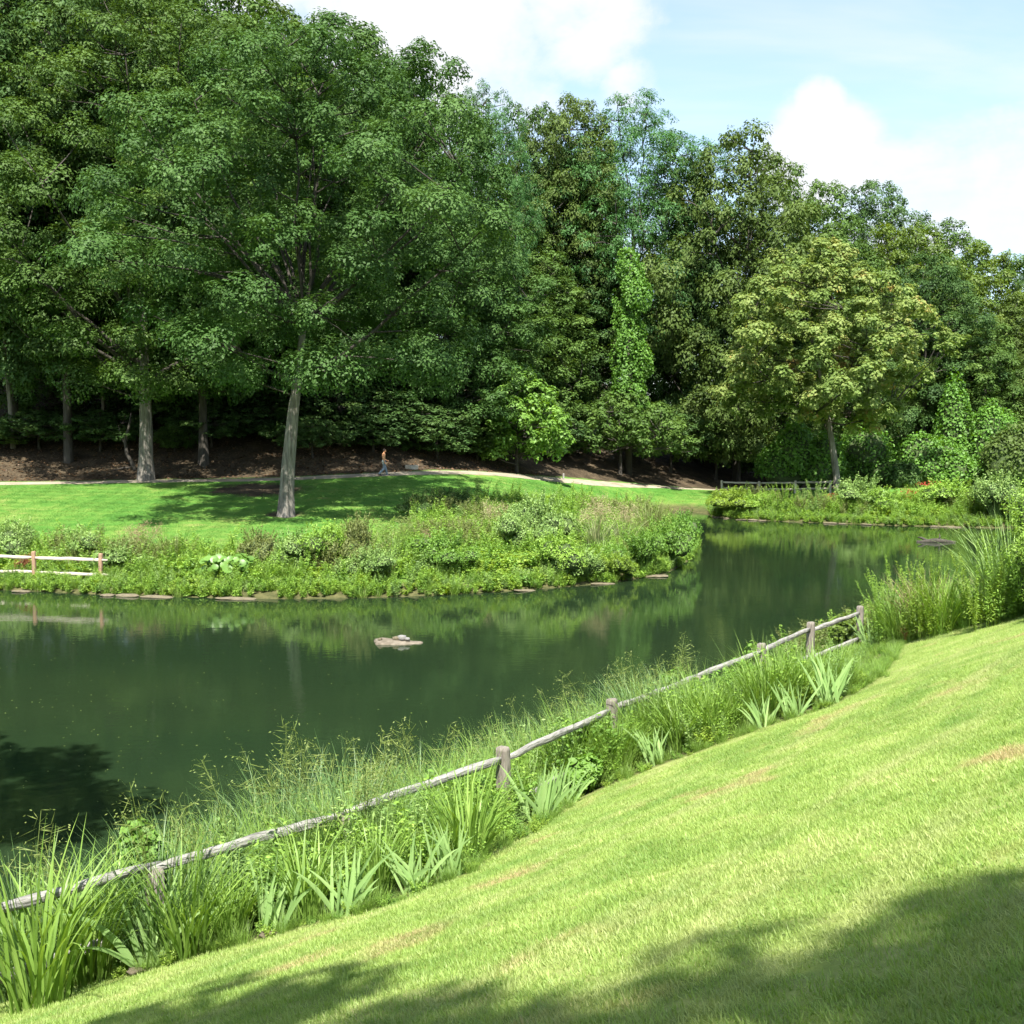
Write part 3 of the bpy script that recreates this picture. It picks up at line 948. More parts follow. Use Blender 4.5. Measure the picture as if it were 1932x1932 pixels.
    return trunk.mesh('trunk', bark or M['bark_dark'], True), crown.mesh('crown', M['oak']), limb.mesh('limbs', M['bark_dark'], True)


def place_tree(name, meshes, loc, rz, sc, mat, label, cat='tree', group=None, bark=None):
    e = empty(name, loc, rz, sc)
    link_mesh('trunk', meshes[0], e, bark)
    link_mesh('crown', meshes[1], e, mat)
    link_mesh('limbs', meshes[2], e)
    tag(e, label, cat, group)
    return e


OAK_A = tree_meshes(11, 25.5, 9.3, 7.6, 150, 1500, 0.19, .55, .44, off=(1.4, 0), limbs=22, fork=.46, bark=M['bark'], clump_r=(1.4, 2.8), flat=.52, sep_k=.80)
OAK_B = tree_meshes(12, 30.0, 9.0, 6.4, 150, 1400, 0.21, .55, .50, off=(.3, 0), limbs=22, fork=.46, bark=M['bark'], clump_r=(1.5, 3.0), flat=.52, sep_k=.80)
G1 = tree_meshes(21, 24, 7.0, 3.5, 135, 720, .25, .58, .36, clump_r=(1.3, 2.6), flat=.54, sep_k=.72)
G2 = tree_meshes(22, 26, 6.5, 5.0, 135, 720, .25, .58, .34, prof=[(0, .5), (.25, .8), (.5, 1), (.75, .85), (.92, .5), (1, .15)], clump_r=(1.3, 2.6), flat=.54, sep_k=.72)
G3 = tree_meshes(23, 20, 7.5, 2.4, 135, 720, .25, .58, .33, prof=[(0, .7), (.3, 1), (.6, .95), (.85, .65), (1, .25)], clump_r=(1.3, 2.6), flat=.54, sep_k=.72)
G4 = tree_meshes(24, 22, 6.0, 2.0, 135, 720, .25, .58, .30, prof=[(0, .75), (.3, 1), (.6, .8), (.85, .5), (1, .15)], clump_r=(1.3, 2.6), flat=.54, sep_k=.72)
LOC = tree_meshes(31, 27, 7.0, 6.0, 230, 520, .22, .34, .34, flat=.8, hang=True, clump_r=(1.1, 1.9), prof=[(0, .4), (.25, .75), (.55, 1), (.8, .75), (1, .25)])
MAP = tree_meshes(41, 20, 8.6, 6.0, 170, 520, .25, .75, .29, prof=[(0, .42), (.12, .82), (.35, 1.0), (.6, .85), (.82, .5), (1, .10)], flat=.72, clump_r=(1.0, 1.7), bark=M['bark'], off=(-1.6, 0), lean=(-1.3, 0))
LOW = tree_meshes(51, 6.2, 4.6, 2.0, 110, 170, .24, .6, .17, prof=[(0, .85), (.35, 1), (.7, .8), (1, .3)], flat=.6, clump_r=(.6, 1.1), fork=.6, limbs=10)
LOW2 = tree_meshes(52, 7.0, 3.2, 1.2, 90, 180, .26, .6, .14, prof=[(0, .7), (.35, 1), (.7, .75), (1, .25)], flat=.75, clump_r=(.6, 1.1), fork=.6, limbs=8)
BIG = tree_meshes(61, 18, 6.5, 5.0, 130, 650, .26, .6, .4, clump_r=(1.1, 1.9), bark=M['bark'])


def tree_px(name, meshes, mh, mr_, px, depth, top_py, width_px, mat, label, rz=0.0, cat='tree', group='trees of the wooded hillside', bark=None):
    """stand a tree at a photo column and a depth, as tall as its top shows"""
    b = at_y(px, 900, depth)
    g = float(height(b[0], depth))
    topz = at_y(px, top_py, depth)[2]
    sz = (topz - g) / mh
    sx = (width_px / FPX * depth / 2) / mr_
    return place_tree(name, meshes, (b[0], depth, g), rz, (sx, sx, sz), mat, label, cat, group, bark)


place_tree('oak_tree', OAK_A, gpt(-12.0, 61.0), 0, (1, 1, 1.0), M['oak'], 'big oak with bare grey trunk standing alone on the sunny far lawn', 'tree')
place_tree('oak_tree', OAK_B, gpt(at_y(275, 900, 74)[0], 74.0), .6, (1, 1, 1.03), M['oak2'], 'tall oak with pale straight trunk at the edge of the path', 'tree')
tree_px('maple_tree', MAP, 20, 8.6, 1582, 90, 452, 415, M['maple'], 'leaning maple with yellow and orange tinted crown beside the far bank', 0, group=None)
WOOD = [
    # name, meshes, mesh height, mesh radius, px, depth, top, width, material, label, turn
    ('woodland_tree', G1, 24, 7.0, -70, 78, -260, 480, 'wood_c', 'dark tree cut off by the left edge of the picture', .4),
    ('woodland_tree', G2, 26, 6.5, 30, 80, -60, 330, 'wood_a', 'slender-trunked tree just inside the left edge above the path', 2.1),
    ('woodland_tree', G2, 26, 6.5, 160, 90, -200, 420, 'wood_b', 'tall tree rising behind the pale-trunked oak on its left', 3.7),
    ('woodland_tree', G1, 24, 7.0, 440, 88, -25, 420, 'wood_a', 'tall tree filling the gap between the two big oaks', 1.0),
    ('woodland_tree', G2, 26, 6.5, 620, 86, 35, 380, 'wood_c', 'dark tall tree directly behind the lone oak on the lawn', 5.2),
    ('woodland_tree', G1, 24, 7.0, 795, 88, 88, 330, 'oak', 'oak-like tree with the rounded top right of the lone oak', 2.6),
    ('locust_tree', LOC, 27, 7.0, 915, 100, 165, 200, 'locust', 'narrow pale green feathery tree showing past the oaks on the skyline', .9),
    ('woodland_tree', G3, 20, 7.5, 1010, 116, 195, 250, 'wood_c', 'sparse dark treetop on the skyline left of the feathery locust', 1.4),
    ('woodland_tree', G2, 26, 6.5, 1075, 113, 183, 210, 'wood_b', 'dark leafy treetop touching the feathery locust on its left', 4.4),
    ('locust_tree', LOC, 27, 7.0, 1190, 114, 183, 330, 'locust', 'tall blue-green feathery locust in the middle of the skyline', 2.2),
    ('woodland_tree', G3, 20, 7.5, 1055, 116, 290, 300, 'wood_b', 'olive green rounded tree below and left of the feathery locust', .2),
    ('woodland_tree', G4, 22, 6.0, 1275, 114, 262, 200, 'wood_c', 'dark treetop just right of the feathery locust on the skyline', 1.9),
    ('woodland_tree', G3, 20, 7.5, 1390, 111, 244, 330, 'wood_b', 'broad olive green tree with a domed top right of the locust', 3.3),
    ('woodland_tree', G1, 24, 7.0, 1465, 118, 300, 210, 'wood_a', 'tree with knobbly sprigs on the right shoulder of the domed olive tree', .7),
    ('woodland_tree', G4, 22, 6.0, 1550, 120, 360, 240, 'wood_a', 'rounded green tree rising behind the left half of the maple', 5.0),
    ('woodland_tree', G2, 26, 6.5, 1640, 138, 342, 200, 'wood_c', 'distant grey-green tree standing up above the maple on the skyline', 2.9),
    ('woodland_tree', G3, 20, 7.5, 1700, 126, 420, 260, 'yellowish', 'yellow-green tree behind the right half of the maple', 1.2),
    ('woodland_tree', G1, 24, 7.0, 1770, 130, 418, 260, 'wood_a', 'tree on the sloping right skyline, first past the yellow-green one', 4.0),
    ('woodland_tree', G3, 20, 7.5, 1845, 127, 462, 250, 'yellowish', 'yellowish tree near the right end of the sloping skyline', 2.4),
    ('woodland_tree', G4, 22, 6.0, 1905, 120, 560, 220, 'wood_b', 'lower olive tree under the right end of the skyline', .3),
    ('woodland_tree', G2, 26, 6.5, 1965, 150, 462, 150, 'wood_c', 'far tree poking up at the right edge of the picture', 3.0),
    ('woodland_tree', G4, 22, 6.0, 1995, 112, 600, 230, 'wood_b', 'leafy tree cut off by the right edge of the picture', 1.1),
    # the lower, nearer layer along the foot of the hill
    ('woodland_tree', G4, 22, 6.0, 690, 90, 400, 330, 'wood_c', 'shaded understorey tree right of the lone oak trunk, above the walker', 3.9),
    ('woodland_tree', G3, 20, 7.5, 850, 90, 430, 330, 'oak', 'dark middle-height tree right above the walker on the path', 2.0),
    ('woodland_tree', G4, 22, 6.0, 985, 104, 430, 260, 'wood_a', 'middle-height tree behind the bright green bushy sapling', 5.7),
    ('woodland_tree', G4, 22, 6.0, 1085, 111, 470, 220, 'wood_c', 'dark middle-height tree left of the vine-hung column', .5),
    ('woodland_tree', G3, 20, 7.5, 1330, 116, 440, 240, 'wood_a', 'middle-height tree between the vine-hung column and the maple', 2.8),
    ('woodland_tree', G4, 22, 6.0, 1440, 116, 560, 220, 'wood_c', 'dark tree half hidden behind the left side of the maple', 4.6),
    ('woodland_tree', G1, 24, 7.0, 1740, 115, 480, 240, 'wood_c', 'grey-green tree showing right of the maple crown', 5.5),
    ('woodland_tree', G4, 22, 6.0, 1850, 113, 600, 200, 'wood_a', 'green tree above the vine heap near the right edge', 3.5),
    ('woodland_tree', G4, 22, 6.0, 100, 84, 330, 260, 'wood_c', 'shaded low-branched tree left of the pale-trunked oak', 2.3),
    ('woodland_tree', G3, 20, 7.5, 400, 84, 380, 280, 'wood_c', 'shaded tree under the gap between the two big oaks', 4.9),
    ('woodland_tree', G3, 20, 7.5, 560, 92, 330, 330, 'oak', 'shaded tree uphill directly behind the lone oak trunk', .8),
    # hanging over the litter slope by the path
    ('woodland_tree', G2, 26, 6.5, 130, 77.5, -40, 330, 'wood_c', 'dark tree overhanging the path between the left edge and the pale-trunked oak', 5.1),
    ('woodland_tree', G2, 26, 6.5, 385, 78, 60, 330, 'oak', 'dark-trunked tree overhanging the slope right of the pale-trunked oak', 1.3),
    ('woodland_tree', G2, 26, 6.5, 640, 83, 150, 330, 'wood_c', 'dark-trunked tree overhanging the path between lone oak and walker', 3.0),
    # low-crowned trees deep in the wood
    ('woodland_tree', G3, 20, 7.5, 60, 98, 260, 330, 'wood_c', 'low-crowned tree deep in the wood at far left', 1.5),
    ('woodland_tree', G4, 22, 6.0, 200, 97, 230, 300, 'wood_c', 'low-crowned tree deep in the wood left of the pale-trunked oak', 2.5),
    ('woodland_tree', G3, 20, 7.5, 340, 98, 260, 330, 'wood_c', 'low-crowned tree deep in the wood right of the pale-trunked oak', 3.5),
    ('woodland_tree', G4, 22, 6.0, 480, 99, 250, 300, 'wood_c', 'low-crowned tree deep in the wood left of the lone oak', 4.5),
    ('woodland_tree', G3, 20, 7.5, 640, 99, 260, 330, 'wood_c', 'low-crowned tree deep in the wood right of the lone oak', 5.5),
    ('woodland_tree', G3, 20, 7.5, 770, 101, 300, 300, 'wood_c', 'low-crowned tree deep in the wood above the walker', .5),
    # uphill, filling the wood behind
    ('woodland_tree', G1, 24, 7.0, -20, 104, -330, 430, 'wood_a', 'uphill tree at the back of the wood on the far left', 2.2),
    ('woodland_tree', G2, 26, 6.5, 290, 106, -300, 430, 'wood_c', 'uphill tree at the back of the wood above the pale-trunked oak', 1.6),
    ('woodland_tree', G1, 24, 7.0, 520, 104, 20, 330, 'wood_b', 'uphill tree whose top meets the left end of the sky', 3.1),
    ('woodland_tree', G1, 24, 7.0, 700, 104, 90, 300, 'wood_a', 'uphill tree at the back of the wood showing under the first cloud', 4.2),
]
for (nm, me, mh, mr_, px, dep, top, wpx, mt, lab, rz) in WOOD:
    tree_px(nm, me, mh, mr_, px, dep, top, wpx, M[mt], lab, rz)

# bushy small trees at the foot of the hill
SMALL = [
    ('bushy_sapling', LOW2, 7.0, 3.2, 975, 89, 690, 175, 'bright', 'bright green bushy sapling at the back of the lawn', .4),
    ('low_spreading_tree', LOW, 6.2, 4.6, 1170, 101.5, 742, 235, 'wood_a', 'low spreading tree with flat shaded underside beyond the path bend', 1.0),
    ('low_spreading_tree', LOW, 6.2, 4.6, 1350, 110, 772, 200, 'wood_a', 'low spreading tree behind the far rail fence', 2.7),
    ('low_spreading_tree', LOW, 6.2, 4.6, 1265, 108, 768, 170, 'wood_c', 'darker low tree squeezed between the two spreading ones', 4.1),
    ('understorey_shrub', LOW2, 7.0, 3.2, 825, 84.5, 765, 150, 'wood_c', 'dark shrub hanging over the path just right of the walker', 2.0),
    ('understorey_shrub', LOW2, 7.0, 3.2, 900, 88, 780, 120, 'wood_a', 'shrub between the walker and the bright green sapling', 5.0),
    ('understorey_shrub', LOW2, 7.0, 3.2, 760, 84, 740, 150, 'wood_c', 'dark shrub directly behind the walker', 3.3),
    ('understorey_shrub', LOW, 6.2, 4.6, 655, 84, 730, 190, 'wood_c', 'shaded shrub between the lone oak trunk and the walker', .6),
    ('understorey_shrub', LOW2, 7.0, 3.2, 330, 80, 800, 70, 'wood_a', 'small sunlit sapling right of the pale-trunked oak', 1.2),
    ('understorey_shrub', LOW2, 7.0, 3.2, 10, 79, 800, 110, 'wood_a', 'low bush at the left edge above the path', 2.2),
    ('understorey_shrub', LOW2, 7.0, 3.2, 120, 84, 770, 120, 'wood_c', 'dim bush under the trees near the left edge', 4.0),
    ('understorey_shrub', LOW2, 7.0, 3.2, 450, 86, 740, 140, 'wood_c', 'dim bush uphill between the two big oak trunks', 5.4),
    ('understorey_shrub', LOW, 6.2, 4.6, 75, 79.5, 775, 190, 'wood_c', 'dark bush on the litter slope right of the left edge', 1.1),
    ('understorey_shrub', LOW, 6.2, 4.6, 190, 79.5, 775, 170, 'wood_c', 'dark bush on the litter slope left of the pale-trunked oak', 2.9),
    ('understorey_shrub', LOW2, 7.0, 3.2, 300, 84, 720, 170, 'wood_c', 'dark bush directly behind the pale-trunked oak', 4.4),
    ('understorey_shrub', LOW, 6.2, 4.6, 400, 81, 770, 170, 'wood_c', 'dark bush on the litter slope midway between the big oaks', .2),
    ('understorey_shrub', LOW2, 7.0, 3.2, 510, 83, 745, 160, 'wood_c', 'dark bush just left of the lone oak trunk', 3.5),
    ('understorey_shrub', LOW, 6.2, 4.6, 590, 80, 785, 150, 'wood_c', 'dark bush just right of the lone oak trunk', 5.6),
    ('understorey_shrub', LOW2, 7.0, 3.2, 705, 82, 760, 140, 'wood_c', 'dark bush left of the walker, behind the path', 1.9),
    ('understorey_shrub', LOW2, 7.0, 3.2, 1040, 98, 770, 120, 'wood_c', 'dark bush right behind the bright green sapling', 3.6),
    ('understorey_shrub', LOW2, 7.0, 3.2, 1440, 113, 760, 120, 'wood_c', 'dark bush behind the end of the far rail fence', 1.7),
]
for (nm, me, mh, mr_, px, dep, top, wpx, mt, lab, rz) in SMALL:
    tree_px(nm, me, mh, mr_, px, dep, top, wpx, M[mt], lab, rz, cat='shrub' if 'shrub' in nm else 'tree', group='undergrowth at the foot of the hill')

# bare trunks that show in the gloom under the wood
POLES = [(195, 82, .14, 11, .2, 'thin bare trunk in the gloom left of the pale-trunked oak'),
         (460, 84, .38, 14, 0, 'thick shaded trunk between the two big oaks'),
         (495, 86, .16, 12, -.1, 'thin shaded trunk just left of the lone oak trunk'),
         (592, 83, .13, 11, .5, 'thin slanting trunk just right of the lone oak trunk'),
         (28, 79, .20, 12, -.5, 'mottled slender trunk at the left edge of the picture')]
for (px, dep, r_, hh, ln2, lab) in POLES:
    b = at_y(px, 900, dep); g0 = gpt(b[0], dep)
    e = empty('shaded_tree', g0)
    mb = MB(); g = np.random.default_rng(int(px))
    z = np.linspace(0, 1, 8)
    pts = np.stack([ln2 * z * 1.5 + g.normal(0, .06, 8), g.normal(0, .06, 8), z * hh - .2], 1)
    mb.tube(pts, r_ * (1 - .6 * z), 8)
    for k in range(5):
        a = g.uniform(0, 6.3); s0 = pts[3 + k % 5]
        e1 = s0 + np.array([math.cos(a) * 1.6, math.sin(a) * 1.6, .8])
        mb.tube([s0, (s0 + e1) / 2 + (0, 0, .15), e1], [r_ * .3, r_ * .2, .02], 4, cap=False)
    mb.build('trunk', M['bark'], e, True)
    mb = MB()
    tops = pts[3:] + g.normal(0, 1.0, (5, 3)) * np.array([1, 1, .3])
    lobe_leaves(mb, g, [(t_, (1.1, 1.1, .7)) for t_ in tops], 1500, .3, .6)
    mb.build('crown', M['wood_c'], e)
    tag(e, lab, 'tree', 'bare trunks under the wood')
# the crooked fallen branch leaning by the pale-trunked oak
b = at_y(245, 885, 76.5); mb = MB()
o3 = np.array([-.2, 0, 0])
mb.tube(np.array([[.35, 0, -.05], [.1, .1, .5], [-.25, .2, 1.1], [-.35, .2, 1.9], [-.1, .3, 2.9], [.05, .35, 3.8]]), [.15, .13, .12, .11, .08, .04], 7)
mb.tube(np.array([[.2, .05, .2], [-.5, -.1, .12], [-1.1, -.2, .0]]), [.09, .07, .03], 6)
mb.tube(np.array([[-.33, .2, 1.7], [-.7, .3, 2.3], [-.8, .3, 3.0]]), [.07, .05, .02], 5)
o = mb.build('crooked_dead_stem', M['bark_dark'], None, True, loc=gpt(b[0], 76.5))
tag(o, 'crooked leaning dead stem beside the pale-trunked oak', 'dead stem')

# trees on the viewer's side whose shade falls on the lawn and the water
for (x, y, rz, sx, sz, lab) in ((-4.4, -10.4, .3, 1.0, 1.0, 'tree behind the viewer shading the middle of the near lawn'),
                                (11.3, -9.9, 2.0, .9, 1.0, 'tree behind the viewer shading the right end of the near lawn'),
                                (-13.2, 7.6, 4.0, .98, 1.1, 'shore tree left of the picture shading the corner of the pond')):
    place_tree('shade_tree', BIG, gpt(x, y), rz, (sx, sx, sz), M['wood_a'], lab, 'tree', 'trees on the near bank')


# ================================================================== vines and shrubs as heaps of leaves
def heap(name, loc, lobes, mat, label, cat, count, L, asp=.75, seed=1, group=None, stems=True, core=.78, up=.5):
    g = np.random.default_rng(seed)
    e = empty(name, loc)
    mb = MB(); lobe_leaves(mb, g, lobes, count, L, asp, up=up)
    mb.build('foliage', mat, e)
    link_mesh('inner_filler', core_mesh(g, lobes, core), e)
    tag(e, label, cat, group)
    return e


def heap_px(name, px, depth, base_py, top_py, width_px, mat, label, cat, count, L, seed, nl=6, group=None, asp=.75):
    b = at_y(px, base_py, depth); g0 = float(height(b[0], depth)); top = at_y(px, top_py, depth)[2] - g0
    wd = width_px / FPX * depth / 2
    g = np.random.default_rng(seed)
    lobes = []
    for k in range(nl):
        a = g.uniform(0, 6.3); r_ = wd * g.uniform(.25, .62)
        hk = top * g.uniform(.45, .95) if k else top
        rx = wd * g.uniform(.38, .6)
        cx_, cy2 = (r_ * math.cos(a), r_ * math.sin(a) * .7) if k else (g.normal(0, wd * .08), 0)
        lobes.append((np.array([cx_, cy2, hk * .45]), (rx, rx * .9, hk * .55)))
    return heap(name, (b[0], depth, g0), lobes, mat, label, cat, count, L, asp, seed, group)


HEAPS = [
    ('vine_mound', 1505, 98, 920, 795, 190, 'vine', 'wide vine heap in the shade left of the maple trunk', 9000, .26, 301),
    ('vine_mound', 1635, 100, 925, 800, 170, 'vine', 'sunlit vine heap directly behind the maple trunk', 8000, .26, 302),
    ('vine_mound', 1735, 97, 930, 815, 170, 'vine', 'low vine heap right of the maple trunk', 6000, .26, 303),
    ('vine_mound', 1795, 101, 930, 712, 120, 'vine', 'pointed vine-smothered mound right of the maple', 8000, .26, 304),
    ('vine_mound', 1862, 99, 930, 760, 150, 'vine', 'vine heap between the pointed mound and the right edge', 8000, .26, 305),
    ('dark_bush', 1700, 93, 925, 872, 70, 'wood_c', 'small round dark bush below the vine heaps', 3000, .22, 306),
    ('dark_bush', 1925, 92, 940, 800, 170, 'wood_b', 'overhanging grey-green bush at the right edge beyond the pond', 8000, .26, 307),
    ('dark_bush', 1800, 95, 930, 850, 110, 'vine', 'rounded green bush under the pointed vine mound', 4500, .24, 308),
]
for (nm, px, dep, bpy_, tpy, wpx, mt, lab, cnt, L, sd) in HEAPS:
    heap_px(nm, px, dep, bpy_, tpy, wpx, M[mt], lab, 'vines' if 'vine' in nm else 'bush', cnt, L, sd, group='vine heaps on the far bank' if 'vine' in nm else None)

# the vine-hung dead tree
dep = 102.5; b = at_y(1185, 880, dep); g0 = float(height(b[0], dep)); g = np.random.default_rng(320)
tz = at_y(1185, 470, dep)[2] - g0
e = empty('vine_hung_tree', (b[0], dep, g0))
mb = MB(); mb.tube(np.array([[0, 0, -.2], [.1, 0, tz * .4], [-.1, .1, tz * .7], [.15, 0, tz]]), [.35, .28, .2, .06], 8); mb.build('trunk', M['bark_dark'], e, True)
lobes = []
for k in range(11):
    t = (k + .5) / 11
    w_ = 2.9 - 1.5 * t + g.normal(0, .2)
    lobes.append((np.array([g.normal(0, .35), g.normal(0, .3), tz * (.18 + .78 * t)]), (w_ * .62, w_ * .6, tz * .085)))
mb = MB(); lobe_leaves(mb, g, lobes, 12000, .24, .7, up=.2, lower=-.8)
# trailing strands
for k in range(26):
    a = g.uniform(0, 6.3); z1 = tz * g.uniform(.35, 1.0); ln2 = g.uniform(1.2, 3.5); m_ = int(ln2 * 26)
    u = g.uniform(0, 1, m_); rr = 1.1 + .9 * (1 - z1 / tz) + .25 * u
    P_ = np.stack([np.cos(a) * rr + g.normal(0, .1, m_), np.sin(a) * rr + g.normal(0, .1, m_), z1 - ln2 * u], 1)
    leaves(mb, P_, nrm(np.array([math.cos(a), math.sin(a), .4]) + g.normal(0, .4, P_.shape)), .24 * g.uniform(.7, 1.2, m_), .16 * np.ones(m_), g, g.uniform(.3, 1, m_))
mb.build('vines', M['vine'], e)
tag(e, 'tree trunk smothered by a tall column of hanging vines', 'vines')


# ================================================================== fences
def split_rail(mb, a, b, w, h, seed, K=8, taper=.45):
    """a hewn rail from a to b with uneven faces and thinned ends"""
    g = np.random.default_rng(seed)
    a, b = np.asarray(a, float), np.asarray(b, float)
    d = b - a; d = d / np.linalg.norm(d)
    s = np.array([-d[1], d[0], 0]); s /= np.linalg.norm(s); u = np.cross(d, s); u = u if u[2] > 0 else -u
    t = np.linspace(0, 1, K + 1)
    wob = np.cumsum(g.normal(0, .009, (K + 1, 2)), 0); wob -= np.linspace(0, 1, K + 1)[:, None] * wob[-1]
    prof = np.minimum(1, taper + (1 - taper) * np.minimum(t, 1 - t) / .14)
    cs = np.array([(-1, -.8), (-.75, -1), (.7, -1), (1, -.7), (1, .6), (.55, 1), (-.6, 1), (-1, .55)])
    V = []
    for k in range(K + 1):
        c = a + (b - a) * t[k] + s * wob[k, 0] + u * wob[k, 1]
        jit = 1 + g.normal(0, .10, (8, 1))
        V.append(c + (cs * jit)[:, :1] * s * w / 2 * prof[k] + (cs * jit)[:, 1:] * u * h / 2 * prof[k])
    V = np.array(V).reshape(-1, 3)
    i, j = np.meshgrid(np.arange(K), np.arange(8), indexing='ij'); j2 = (j + 1) % 8
    q = np.stack([i * 8 + j, i * 8 + j2, (i + 1) * 8 + j2, (i + 1) * 8 + j], -1).reshape(-1, 4)
    c0 = len(V); V = np.vstack([V, a, b]); jj = np.arange(8); jn = (jj + 1) % 8
    tr = np.vstack([np.stack([jn, jj, np.full(8, c0)], -1), np.stack([K * 8 + jj, K * 8 + jn, np.full(8, c0 + 1)], -1)])
    mb.add(V, q, tr)


def fence_post(p, top, w, rot, mat, parent, seed, depth=.35):
    """a squared post with worn, slightly rounded head; origin at the ground"""
    g = np.random.default_rng(seed); mb = MB()
    zs = [-depth, .0, top * .5, top - .05, top - .012, top]
    ks = [1.0, 1.0, .97, .95, .86, .55]
    cs = np.array([(-1, -.78), (-.78, -1), (.78, -1), (1, -.78), (1, .78), (.78, 1), (-.78, 1), (-1, .78)])
    V = np.array([[(x * w / 2 * k + g.normal(0, .003), y * w / 2 * k + g.normal(0, .003), z + g.normal(0, .003)) for x, y in cs] for z, k in zip(zs, ks)]).reshape(-1, 3)
    i, j = np.meshgrid(np.arange(5), np.arange(8), indexing='ij'); j2 = (j + 1) % 8
    q = np.stack([i * 8 + j, i * 8 + j2, (i + 1) * 8 + j2, (i + 1) * 8 + j], -1).reshape(-1, 4)
    V = np.vstack([V, [0, 0, top + .004]]); jj = np.arange(8)
    mb.add(V, q, np.stack([40 + jj, 40 + (jj + 1) % 8, np.full(8, 48)], -1))
    o = mb.build('post', mat, parent)
    o.location = p; o.rotation_euler = (g.normal(0, .015), g.normal(0, .015), rot)
    return o


def fence(name, pts, rails, label, w, mats, rail_wh, seed, posts=None, stick=None, ends=(0, 0), cat='fence', group=None):
    """pts: post feet; rails: heights above the feet; stick: how far each post rises above its top rail"""
    base = pts[0]
    e = empty(name, tuple(base))
    for k, p in enumerate(pts):
        q_ = pts[min(k + 1, len(pts) - 1)] - pts[max(k - 1, 0)]
        fence_post(tuple(p - base), rails[0][k] + (stick[k] if stick is not None else .14), w, math.atan2(q_[1], q_[0]), mats[0], e, seed + k)
    for ti, tier in enumerate(rails):
        for k in range(len(pts) - 1):
            a = pts[k] - base + (0, 0, tier[k]); b_ = pts[k + 1] - base + (0, 0, tier[k + 1])
            d = (b_ - a) / np.linalg.norm(b_ - a)
            a2 = a - d * (ends[0] if k == 0 else .07) + (0, 0, .012 * (-1) ** k); b2 = b_ + d * (ends[1] if k == len(pts) - 2 else .07) + (0, 0, .012 * (-1) ** k)
            ctr = (a2 + b2) / 2
            ang = math.atan2(d[1], d[0]); pit = math.asin(d[2]); ln2 = np.linalg.norm(b2 - a2)
            mb = MB(); split_rail(mb, (-ln2 / 2, 0, 0), (ln2 / 2, 0, 0), rail_wh[0], rail_wh[1], seed * 7 + k + 50 * ti)
            o = mb.build('rail', mats[1], e); o.location = ctr; o.rotation_euler = (0, -pit, ang)
    tag(e, label, cat, group)
    return e


RAILZ = 1.9
fpx = [(-180, 1767), (290, 1634), (655, 1531), (950, 1432), (1155, 1337), (1312, 1277), (1437, 1229), (1530, 1187), (1622, 1154)]
ftop = np.array([at_z(px, py, RAILZ) for px, py in fpx])
fft = ftop.copy(); fft[:, 2] = height(ftop[:, 0], ftop[:, 1])
FENCE = fft[:, :2]
rt = list(ftop[:, 2] - fft[:, 2])
fence('rail_fence', fft, [rt, [r_ - .58 for r_ in rt]], 'weathered grey split rail fence running through the plants along the near shore', .145, (M['postwood'], M['wood']), (.066, .086), 400,
      stick=[.06, -.02, -.02, .15, .15, .02, .15, .15, .13], ends=(.2, .05))
lf = np.array([hit(-60, 1092), hit(65, 1093), hit(190, 1098)])
fence('rail_fence', lf, [[.84] * 3, [.28] * 3], 'pale two-rail fence with reddish posts on the far shore at left', .14, (M['redpost'], M['palewood']), (.09, .115), 430, stick=[.24] * 3, ends=(.2, .32))
rfm = (M['palewood'], M['palewood'])  # brighter wood stands in for sunlight on this shaded grey fence
rf = np.array([hit(1362, 929), hit(1432, 931), hit(1500, 931), hit(1566, 931)])
fence('rail_fence', rf, [[.88] * 4, [.36] * 4], 'small grey two-rail fence beside the path on the far side', .17, rfm, (.11, .14), 460, stick=[.16] * 4)

# ================================================================== stones, logs and small things
def stone_mesh(seed, nu=8, nv=5, flat=1.0):
    g = np.random.default_rng(seed); mb = MB()
    th = np.linspace(0, 2 * np.pi, nu, endpoint=False); ph = np.linspace(-1.2, 1.2, nv)
    T, Pp = np.meshgrid(th, ph, indexing='ij')
    d = np.stack([np.sign(np.cos(T)) * np.abs(np.cos(T)) ** .6 * np.cos(Pp) ** .5, np.sign(np.sin(T)) * np.abs(np.sin(T)) ** .6 * np.cos(Pp) ** .5, np.sin(Pp)], -1)
    v = d * (1 + g.normal(0, .09, (nu, nv, 1)))
    i, j = np.meshgrid(np.arange(nu), np.arange(nv - 1), indexing='ij'); i2 = (i + 1) % nu
    V = np.vstack([v.reshape(-1, 3), [0, 0, -.95], [0, 0, .95]])
    ii = np.arange(nu); n2 = (ii + 1) % nu
    mb.add(V, np.stack([i * nv + j, i2 * nv + j, i2 * nv + j + 1, i * nv + j + 1], -1).reshape(-1, 4),
           np.vstack([np.stack([n2 * nv, ii * nv, np.full(nu, nu * nv)], -1), np.stack([ii * nv + nv - 1, n2 * nv + nv - 1, np.full(nu, nu * nv + 1)], -1)]))
    return mb.mesh('stone', M['stone'], False)


STONES = [stone_mesh(500 + k) for k in range(6)]


